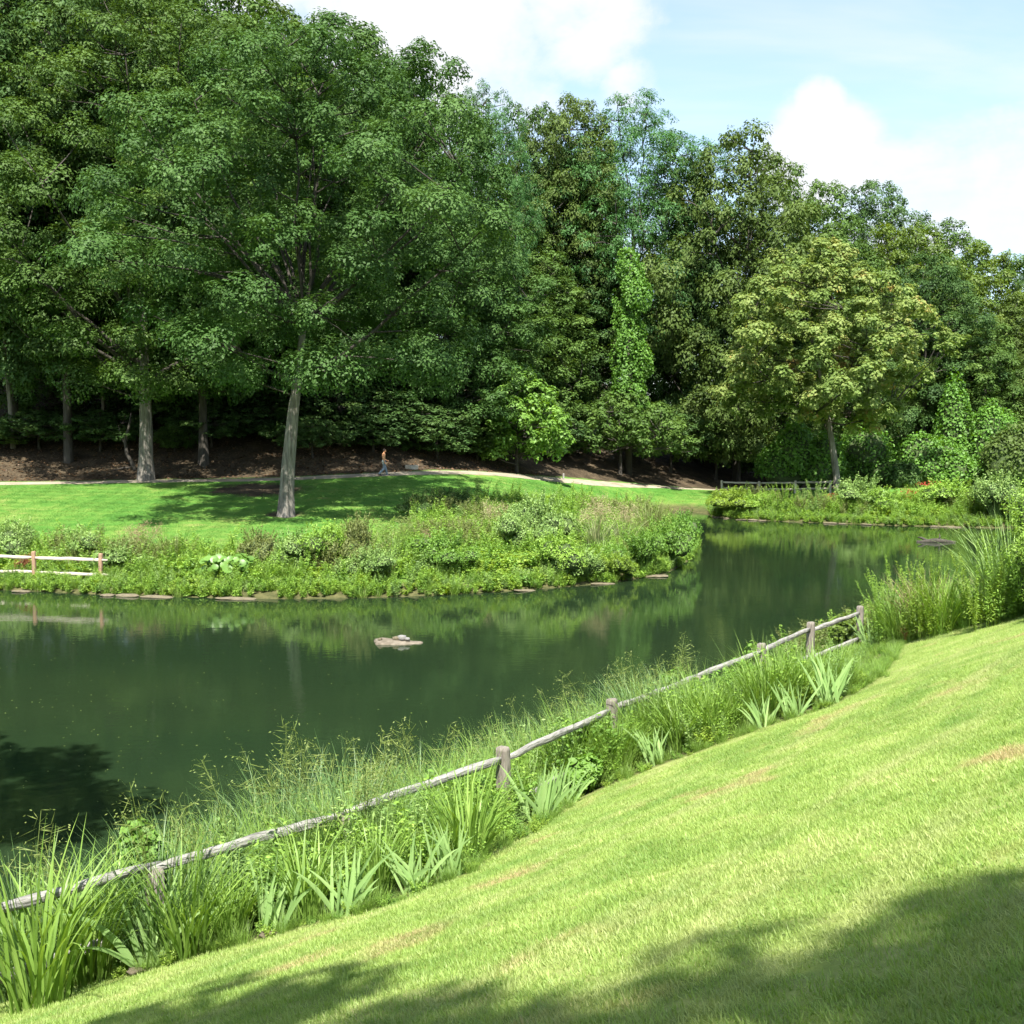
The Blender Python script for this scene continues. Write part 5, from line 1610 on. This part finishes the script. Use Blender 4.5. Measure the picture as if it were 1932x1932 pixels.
# ---- named plants of the far banks
SHR = []
for k in range(4):
    g = np.random.default_rng(780 + k)
    lobes = [(np.array([g.normal(0, .32), g.normal(0, .28), g.uniform(.35, .68)]), (g.uniform(.28, .42), g.uniform(.28, .42), g.uniform(.2, .32))) for _ in range(7)]
    mb = MB(); lobe_leaves(mb, g, lobes, 5200, .062, .5, noise=.26, jit=.75)
    for q in range(60):
        a = g.uniform(0, 6.3); t = np.linspace(0, 1, 4); H = g.uniform(.6, 1.15); sp = g.uniform(.1, .75)
        pts = np.stack([np.cos(a) * sp * t, np.sin(a) * sp * t, H * t ** .8], 1); mb.tube(pts, [.008, .006, .005, .003], 3, .2, cap=False)
        m_ = 40; u = g.uniform(.45, 1, m_); c = np.stack([np.interp(u, t, pts[:, i_]) for i_ in range(3)], 1)
        dr = nrm(g.normal(size=(m_, 3)) + (0, 0, .5)); leaves(mb, c + dr * .035, nrm(g.normal(0, .6, (m_, 3)) + (0, 0, 1)), .07 * g.uniform(.6, 1.2, m_), .03 * np.ones(m_), g, g.uniform(.2, 1, m_), axis=dr)
    SHR.append((mb.mesh('foliage', M['herb']), core_mesh(g, lobes, .7)))
BRO = MB(); g = np.random.default_rng(790)
for k in range(60):
    a = g.uniform(0, 6.3); r_ = .75 * math.sqrt(g.uniform()); hz = .35 + .45 * g.uniform() * (1 - .4 * r_ ** 2)
    c = np.array([r_ * math.cos(a), r_ * math.sin(a), hz]); R0 = g.uniform(.09, .17)
    nrmv = nrm(np.array([math.cos(a) * .5, math.sin(a) * .5 - .35, 1.0]) + g.normal(0, .25, 3)); u = nrm(np.cross(nrmv, (0, 1, .1))); v = np.cross(nrmv, u)
    th = np.linspace(0, 2 * np.pi, 8, endpoint=False)
    ring = c + R0 * ((1 + .15 * np.cos(th))[:, None] * (np.cos(th)[:, None] * u + np.sin(th)[:, None] * v)) + nrmv * .25 * R0
    BRO.add(np.vstack([ring, c]), None, np.stack([np.arange(8), (np.arange(8) + 1) % 8, np.full(8, 8)], -1), g.uniform())
    BRO.tube([(c[0] * .3, c[1] * .3, 0), c * (.7, .7, .6), c], [.012, .01, .008], 4, .2, cap=False)
BROAD = BRO.mesh('leaves', M['broad'])
PAMP = []
for k in range(2):
    g = np.random.default_rng(795 + k); mb = MB()
    blades(mb, g, 170, .18, (.8, 1.4), (.010, .018), (.02, .5), (.2, 1.5), 6)
    PAMP.append((mb.mesh('leaves', M['herb_dark']), panicle(797 + k, 16, (1.15, 1.6), 'plumes', 1.6, M['plume'])))
FB = [  # px, foot py, top py, width px, kind, material, label
    (430, 1095, 1040, 100, 'b', 'broad', 'large round-leaved plant standing out at the far shore'),
    (985, 1108, 1082, 40, 'b', 'broad', 'small round-leaved plant at the tip of the reddish stones'),
    (25, 1066, 990, 80, 's', 'herb_dark', 'dark shrub behind the two-rail fence at the left edge'),
    (150, 1075, 1005, 80, 's', 'herb_dark', 'olive shrub behind the end of the two-rail fence'),
    (225, 1085, 1030, 80, 's', 'herb_dark', 'dark shrub just right of the two-rail fence'),
    (60, 1082, 1050, 40, 's', 'rust', 'rust-coloured low shrub behind the two-rail fence'),
    (270, 1070, 985, 110, 'p', 'pink', 'reddish seeding grass on the slope left of the round-leaved plant'),
    (330, 1075, 1000, 100, 't', 'strap', 'loose pale grass above the round-leaved plant'),
    (490, 1080, 1005, 70, 's', 'herb_brown', 'brownish shrub right of the round-leaved plant'),
    (560, 1085, 1010, 80, 's', 'herb_dark', 'olive shrub in the middle of the left far bank'),
    (620, 1088, 1000, 90, 's', 'herb', 'green shrub below the lone oak'),
    (680, 1085, 985, 70, 's', 'herb_brown', 'tawny shrub left of the dark fountain grass'),
    (745, 1075, 970, 110, 'p', 'herb_dark', 'dark fountain grass with pale plumes near the middle'),
    (800, 1070, 1000, 60, 'p', 'pink', 'low pinkish grass right of the dark fountain grass'),
    (710, 1100, 1040, 80, 's', 'herb_dark', 'dark shrub in front of the fountain grass'),
    (835, 1082, 1010, 90, 's', 'bright', 'bright green rounded bush in the middle of the point'),
    (790, 985, 935, 60, 's', 'wood_c', 'dark bush at the back of the point, leftmost of its pair'),
    (850, 982, 930, 90, 's', 'wood_c', 'dark bush at the back of the point, larger of its pair'),
    (930, 1030, 945, 80, 'p', 'herb', 'pale-bladed grass at the back of the point'),
    (965, 1050, 970, 80, 's', 'herb_dark', 'dusky shrub behind the bright rounded bush'),
    (1015, 1040, 940, 90, 's', 'herb_dark', 'tall dusky shrub in the middle of the point'),
    (1070, 1020, 912, 80, 'g', 'herb', 'tallest leafy shrub on the point'),
    (1045, 1085, 1015, 90, 's', 'herb', 'green shrub low on the right part of the point'),
    (1125, 1050, 938, 110, 'p', 'dry', 'pale tan tall grass on the right part of the point'),
    (1175, 1040, 945, 100, 'p', 'dry', 'tan tall grass nearest the tip of the point'),
    (1100, 1098, 1040, 80, 's', 'herb_dark', 'dark broadleaf bush at the waterline with pale flecks'),
    (1160, 1098, 1050, 60, 's', 'herb_yellow', 'rounded yellow-green bush at the waterline of the point'),
    (1215, 1085, 1010, 80, 's', 'bright', 'bright bush close to the tip of the point'),
    (1265, 1070, 985, 80, 's', 'bright', 'bush overhanging the water at the tip of the point'),
    (1290, 1045, 975, 60, 's', 'vine', 'dark green bush at the very tip of the point'),
    (1230, 1020, 945, 80, 't', 'herb_brown', 'thin brownish grass behind the tip of the point'),
    (1385, 968, 925, 70, 's', 'herb_yellow', 'yellow-green bush at the left end of the far right bank'),
    (1425, 966, 934, 60, 's', 'herb', 'green bush below the small grey fence'),
    (1480, 963, 912, 45, 'g', 'herb', 'feathery plant right of the small grey fence'),
    (1535, 962, 905, 70, 'g', 'herb_dark', 'tall plant left of the maple trunk'),
    (1570, 962, 930, 30, 'r', 'red', 'small red-flowered plant below the maple trunk'),
    (1620, 962, 905, 80, 's', 'herb_dark', 'dusky bush right of the maple trunk'),
    (1660, 968, 925, 70, 's', 'herb', 'green bush on the middle of the far right bank'),
    (1715, 955, 922, 40, 'r', 'red', 'red-flowered plant, left of the brighter pair'),
    (1745, 952, 908, 45, 'r', 'red', 'brightest red-flowered plant on the far right bank'),
    (1785, 965, 910, 90, 's', 'herb', 'wide bush right of the red flowers'),
    (1840, 975, 905, 60, 'g', 'herb_yellow', 'pale spire by the dark hollow on the far right'),
    (1875, 985, 905, 80, 's', 'herb_dark', 'dark bush at the right end of the far bank')]
for k, (px, py, tpy, wpx, kd, mt, lab) in enumerate(FB):
    p = hit(px, py); x, y = p[0], p[1]
    hgt = px_height(px, tpy, x, y); wd = wpx / FPX * y
    nm, cat = {'b': ('round_leaved_plant', 'plant'), 's': ('bank_shrub', 'shrub'), 'p': ('plumed_grass', 'grass'), 't': ('loose_grass', 'grass'), 'g': ('leafy_wands', 'plant'), 'r': ('red_flowered_plant', 'flowers')}[kd]
    e = empty(nm, gpt(x, y, -.02), k * 1.9)
    if kd == 'b':
        e.scale = (wd / 1.6, wd / 1.6, hgt / .85); link_mesh('leaves', BROAD, e)
    elif kd == 's':
        e.scale = (wd / 1.25, wd / 1.25, hgt / .92); s_ = SHR[k % 4]
        link_mesh('foliage', s_[0], e, M[mt]); link_mesh('inner_filler', s_[1], e)
    elif kd == 'p':
        sc = hgt / 1.5; e.scale = (max(wd / 1.5, sc * .7),) * 2 + (sc,)
        lm = M['herb_dark'] if mt in ('herb_dark',) else M['strap_pale'] if mt in ('dry', 'pink') else M['herb']
        link_mesh('leaves', PAMP[k % 2][0], e, lm); link_mesh('plumes', PAMP[k % 2][1], e, M['dry'] if mt in ('dry', 'herb') else M['pink'] if mt == 'pink' else M['plume'])
    elif kd == 't':
        sc = hgt / .95; e.scale = (max(wd / 1.2, sc * .7),) * 2 + (sc,); link_mesh('foliage', FEA[k % 3], e, M[mt])
    elif kd == 'g':
        sc = hgt / 1.15; e.scale = (max(wd / .9, sc * .6),) * 2 + (sc,); link_mesh('foliage', GOLD[k % 3], e, M[mt])
    else:
        sc = hgt / 1.0; e.scale = (wd / .8, wd / .8, sc)
        link_mesh('leaves', FEA[k % 3], e, M['herb'])
        g = np.random.default_rng(830 + k); mb = MB(); m_ = 110
        P_ = np.stack([g.normal(0, .2, m_), g.normal(0, .2, m_), g.uniform(.45, 1.02, m_)], 1)
        leaves(mb, P_, nrm(g.normal(size=(m_, 3)) + (0, -.5, .5)), .09 * g.uniform(.6, 1.3, m_), .06 * np.ones(m_), g, g.uniform(0, 1, m_)); tag(mb.build('flowers', M['red'], e), kind='stuff')
    tag(e, lab, cat, 'plants of the far banks')

# ================================================================== uncountable growth
rng = np.random.default_rng(900)
HERBS = [herb_mesh(910, .55, .34, 9, 22, (.13, .55), M['herb']), herb_mesh(911, .7, .3, 8, 26, (.11, .4), M['herb']), herb_mesh(912, .5, .36, 10, 20, (.15, .6), M['herb_yellow']),
         herb_mesh(913, .85, .3, 8, 30, (.12, .3), M['herb_dark']), goldenrod_mesh(914, 7, (.6, 1.05), .22, M['herb'], 'herb'), tuft_mesh(915, 110, (.4, .85), (.008, .016), (.05, .6), (.2, 1.4), M['strap'], .2, 4, 'herb'),
         herb_mesh(916, .6, .36, 9, 24, (.12, .5), M['bright']), goldenrod_mesh(917, 7, (.7, 1.15), .25, M['herb_brown'], 'herb')]


def in_view(x, y, m=60):
    z = height(x, y); p = R(PITCH)
    dep = y * math.cos(p) - (z - CAM_H) * math.sin(p)
    u = x / dep * FPX + 966
    return (dep > 2) & (u > -m) & (u < 1932 + m)


peninsula = np.array([at_z(560, 1128)[:2], at_z(850, 1122)[:2], at_z(1000, 1113)[:2], at_z(1150, 1100)[:2], at_z(1255, 1083)[:2], at_z(1302, 1056)[:2], at_z(1318, 1030)[:2], at_z(1300, 1004)[:2],
                      at_z(1262, 985)[:2], (8.0, 78), (3.5, 75), (-2.5, 68), (-5.5, 62), (-4.5, 54), (-9, 49)])


def sample(n, box):
    x = rng.uniform(box[0], box[1], n); y = rng.uniform(box[2], box[3], n); return x, y


x, y = sample(52000, (-30, 40, 38, 100))
dfar, dnear = pl_dist(x, y, FAR), pl_dist(x, y, NEAR)
land = ~inside(x, y, POND) & (dfar < dnear)
pen = inside(x, y, peninsula)
u_ = x / y * FPX + 966
left_band = (u_ < 900) & (y < 60) & (dfar < 5.6 + 1.2 * np.sin(x * .9) + .8 * np.sin(x * 2.3 + 1))
right_band = (u_ > 1340) & (dfar < np.where(u_ < 1560, 4.2, 6.5) + np.sin(x * .7))
keep = land & (dfar > .03) & (pen | left_band | right_band) & in_view(x, y)
x, y, dfar, u_ = x[keep], y[keep], dfar[keep], u_[keep]
# thin out to an even cover
sel = rng.uniform(size=len(x)) < .62
x, y, dfar, u_ = x[sel], y[sel], dfar[sel], u_[sel]
shp, shn = [], []
for a_, b_ in zip(FAR[:-1], FAR[1:]):
    L_ = np.hypot(*(b_ - a_)); k_ = int(L_ * 14); t_ = rng.uniform(0, 1, (k_, 1)); nn_ = np.array([-(b_ - a_)[1], (b_ - a_)[0]]) / L_
    shp.append(a_ + (b_ - a_) * t_ + nn_ * rng.uniform(-.05, .75, (k_, 1)))
shp = np.vstack(shp); us_ = shp[:, 0] / shp[:, 1] * FPX + 966
shp = shp[in_view(shp[:, 0], shp[:, 1]) & ~((us_ > 1232) & (us_ < 1340) & (shp[:, 1] > 84))]
x, y = np.concatenate([x, shp[:, 0]]), np.concatenate([y, shp[:, 1]]); dfar = np.concatenate([dfar, np.full(len(shp), 1.15)])
low = np.clip(dfar / 2.0, .5, 1.0)
patch = np.sin(x * .55 + 1.3 * np.sin(y * .31)) + np.sin(y * .7 + x * .21)
kind = np.where(patch > .8, rng.choice([0, 2, 6], len(x)), np.where(patch < -.7, rng.choice([3, 4, 7, 1], len(x)), rng.choice([0, 1, 2, 4, 5, 6], len(x))))
kind = np.where(dfar < 1.6, rng.choice([0, 2, 6, 1, 1, 4, 5, 3], len(x)), kind)
scatter('bank_herbage', HERBS, np.stack([x, y, height(x, y) - .03], 1), rng.uniform(0, 6.28, len(x)), low * rng.uniform(.9, 1.6, len(x)), kind,
        'mixed green herbs and weeds covering the far banks', 'herbage')
N_FAR = len(x)

# near bed: herbs between lawn edge and water
x, y = sample(60000, (-9, 30, 5, 62))
dn = pl_dist(x, y, NEAR); ls = near_lawn_side(x, y)
keep = ~inside(x, y, POND) & (dn < pl_dist(x, y, FAR)) & (ls < -.08) & (ls > -14) & in_view(x, y, 120)
x, y, ls = x[keep], y[keep], ls[keep]
sel = rng.uniform(size=len(x)) < np.where(y < 30, .9, .5)
x, y, ls = x[sel], y[sel], ls[sel]
free = np.ones(len(x), bool)
for (ix, iy) in IRIS_AT: free &= np.hypot(x - ix, y - iy) > .5
x, y, ls = x[free], y[free], ls[free]
kind = rng.choice([0, 0, 1, 1, 6, 6, 2, 5, 5, 5, 3], len(x)); kind = np.where(y > 27, rng.choice([0, 1, 3, 4, 5, 7, 6], len(x)), kind)
sz = np.clip(.38 + .80 * np.clip(-ls / 1.2, 0, 1), .35, 1.15) * rng.uniform(.7, 1.25, len(x)); sz = np.where(y > 27, sz * .7, sz); sz = np.where((y > 17.8) & (y <= 27), np.clip(sz * .36, .2, .4), sz); sz = np.where(y > 27, np.maximum(sz, .5), sz); sz = np.where((y > 11.5) & (y <= 17) & (ls > -1.0), sz * 1.25, sz)
NHERB = [herb_mesh(930, .62, .3, 12, 26, (.085, .5), M['herb']), herb_mesh(931, .75, .28, 12, 30, (.08, .35), M['herb']), herb_mesh(932, .55, .34, 12, 24, (.095, .6), M['herb_yellow']),
         herb_mesh(933, .9, .3, 10, 34, (.09, .3), M['herb_dark']), HERBS[4].copy(), tuft_mesh(935, 150, (.5, 1.05), (.006, .012), (.03, .5), (.2, 1.4), M['strap'], .2, 6, 'herb'),
         herb_mesh(936, .6, .34, 12, 26, (.095, .55), M['bright']), HERBS[7].copy()]
ex_, ey_ = [], []
for a_, b_ in zip(EDGE[1:-1], EDGE[2:]):
    k_ = int(np.hypot(*(b_ - a_)) * 16); t_ = rng.uniform(0, 1, k_); o_ = rng.normal(-.03, .07, k_); L_ = np.hypot(*(b_ - a_))
    ex_.append(a_[0] + (b_[0] - a_[0]) * t_ + (b_[1] - a_[1]) / L_ * -o_ * -1); ey_.append(a_[1] + (b_[1] - a_[1]) * t_ - (b_[0] - a_[0]) / L_ * o_)
ex_, ey_ = np.concatenate(ex_), np.concatenate(ey_)
ok = in_view(ex_, ey_, 100) & (ey_ > 3); ex_, ey_ = ex_[ok], ey_[ok]
x, y = np.concatenate([x, ex_]), np.concatenate([y, ey_]); sz = np.concatenate([sz, rng.uniform(.10, .30, len(ex_))]); kind = np.concatenate([kind, rng.choice([5, 5, 5, 0, 2, 6], len(ex_))])
scatter('bed_herbage', NHERB, np.stack([x, y, height(x, y) - .02], 1), rng.uniform(0, 6.28, len(x)), sz, kind, 'mixed low herbs filling the planted strip along the near fence', 'herbage')
N_BED = len(x)

# the mown lawn: patches of short blades
TURF = []
for k in range(5):
    g = np.random.default_rng(950 + k); mb = MB(); nb = 1500
    bs = np.column_stack([g.uniform(-.33, .33, nb), g.uniform(-.33, .33, nb), np.full(nb, -.012)])
    cl_ = np.sin(bs[:, 0] * 23 + k) * np.sin(bs[:, 1] * 19 + 2 * k)
    blades(mb, g, nb, 0, (.022, .055), (.0035, .0065), (.1, 1.1), (.1, 1.1), 2, base=bs, rnd=np.clip(g.normal(.5, .2, nb) + .12 * cl_, 0, 1))
    TURF.append(mb.mesh('turf', M['turf']))
for k in range(3):
    g = np.random.default_rng(960 + k); mb = MB(); nb = 1500
    bs = np.column_stack([g.uniform(-.65, .65, nb), g.uniform(-.65, .65, nb), np.full(nb, -.012)])
    blades(mb, g, nb, 0, (.022, .055), (.007, .012), (.1, 1.1), (.1, 1.1), 1, base=bs)
    TURF.append(mb.mesh('turf', M['turf']))
gxs, gys = np.meshgrid(np.arange(-8, 12, .40), np.arange(2.2, 15, .40)); x1, y1 = gxs.ravel(), gys.ravel()
gxs, gys = np.meshgrid(np.arange(-3, 26, .62), np.arange(15, 46, .62)); x2, y2 = gxs.ravel(), gys.ravel()
x, y = np.concatenate([x1, x2]), np.concatenate([y1, y2]); kd = np.concatenate([rng.integers(0, 5, len(x1)), rng.integers(5, 8, len(x2))])
x = x + rng.normal(0, .08, len(x)); y = y + rng.normal(0, .08, len(x))
keep = (near_lawn_side(x, y) > .1) & in_view(x, y, 160)
x, y, kd = x[keep], y[keep], kd[keep]
ex, ey = .15, .15
gxn = (height(x + ex, y) - height(x - ex, y)) / (2 * ex); gyn = (height(x, y + ey) - height(x, y - ey)) / (2 * ey)
rzs = rng.integers(0, 4, len(x)) * np.pi / 2 + rng.normal(0, .2, len(x))
# lay each patch on the slope: tilt about world x and y, then the turn about its own normal
from mathutils import Euler, Matrix
rots = np.zeros((len(x), 3))
for k in range(len(x)):
    nv = Vector((-gxn[k], -gyn[k], 1)).normalized()
    q_ = nv.to_track_quat('Z', 'Y').to_matrix() @ Matrix.Rotation(rzs[k], 3, 'Z')
    rots[k] = q_.to_euler('XYZ')
o = scatter('lawn_grass', TURF, np.stack([x, y, height(x, y)], 1), rots[:, 2], rng.uniform(.85, 1.15, len(x)), kd, 'short mown grass of the sunny near lawn', 'grass', tilt=rots[:, :2])

FT = foliage('far_lawn_blades', (.045, .140, .020), (.085, .205, .032), (.160, .270, .060), trans=.35, nscale=.5, nmix=.55)
FTURF = []
for k in range(3):
    g = np.random.default_rng(965 + k); mb = MB(); nb = 1300
    bs = np.column_stack([g.uniform(-.9, .9, nb), g.uniform(-.9, .9, nb), np.full(nb, -.012)])
    blades(mb, g, nb, 0, (.03, .085), (.014, .024), (.1, 1.0), (.1, 1.1), 1, base=bs); FTURF.append(mb.mesh('turf', FT))
gxs, gys = np.meshgrid(np.arange(-38, 24, 1.35), np.arange(46, 104, 1.35)); x, y = gxs.ravel() + rng.normal(0, .2, gxs.size), gys.ravel() + rng.normal(0, .2, gxs.size)
dfar = pl_dist(x, y, FAR)
wn_ = np.maximum(np.exp(-(((x + 15.6) / 3.2) ** 2 + ((y - 70.3) / 3.0) ** 2)), np.exp(-(((x + 12.1) / 1.3) ** 2 + ((y - 61.3) / 1.3) ** 2)))
keep = ~inside(x, y, POND) & (dfar < pl_dist(x, y, NEAR)) & (dfar > 1.5) & (path_side(x, y) < -1.7) & in_view(x, y, 40) & (wn_ < .45)
x, y = x[keep], y[keep]
tl = np.stack([np.arctan((height(x, y + .3) - height(x, y - .3)) / .6), -np.arctan((height(x + .3, y) - height(x - .3, y)) / .6)], 1)
scatter('far_lawn_grass', FTURF, np.stack([x, y, height(x, y)], 1), np.zeros(len(x)), rng.uniform(.9, 1.2, len(x)), rng.integers(0, 3, len(x)), 'bright green mown grass of the lawn across the pond', 'grass', tilt=tl)

# fallen leaves on the wooded slope
g = np.random.default_rng(970); m_ = 9000
x = g.uniform(-40, 4, m_); y = g.uniform(70, 92, m_)
ok = (path_side(x, y) > .8) & in_view(x, y); x, y = x[ok], y[ok]
mb = MB(); P_ = np.stack([x, y, height(x, y) + .03], 1)
leaves(mb, P_, nrm(np.array([0, -.2, 1.0]) + g.normal(0, .35, P_.shape)), g.uniform(.12, .26, len(x)), g.uniform(.08, .16, len(x)), g, g.uniform(0, 1, len(x)))
tag(mb.build('leaf_litter', M['litterleaf']), 'brown fallen leaves on the shaded slope behind the path', 'leaf litter', kind='stuff')

# a small pale stone and fallen leaves at the foot of the irises
for (px, py, s, lab) in ((512, 1768, .085, 'pale flat stone at the foot of the upright iris fan'), (265, 1836, .09, 'tan flat stone by the arching iris in the corner')):
    p = hit(px, py)
    tag(link_mesh('stone', STONES[2], None, None, (p[0], p[1], p[2] + .015), (0, .2, .5), (s * 1.3, s * .6, s * .3)), lab, 'stone', 'stones at the lawn edge')
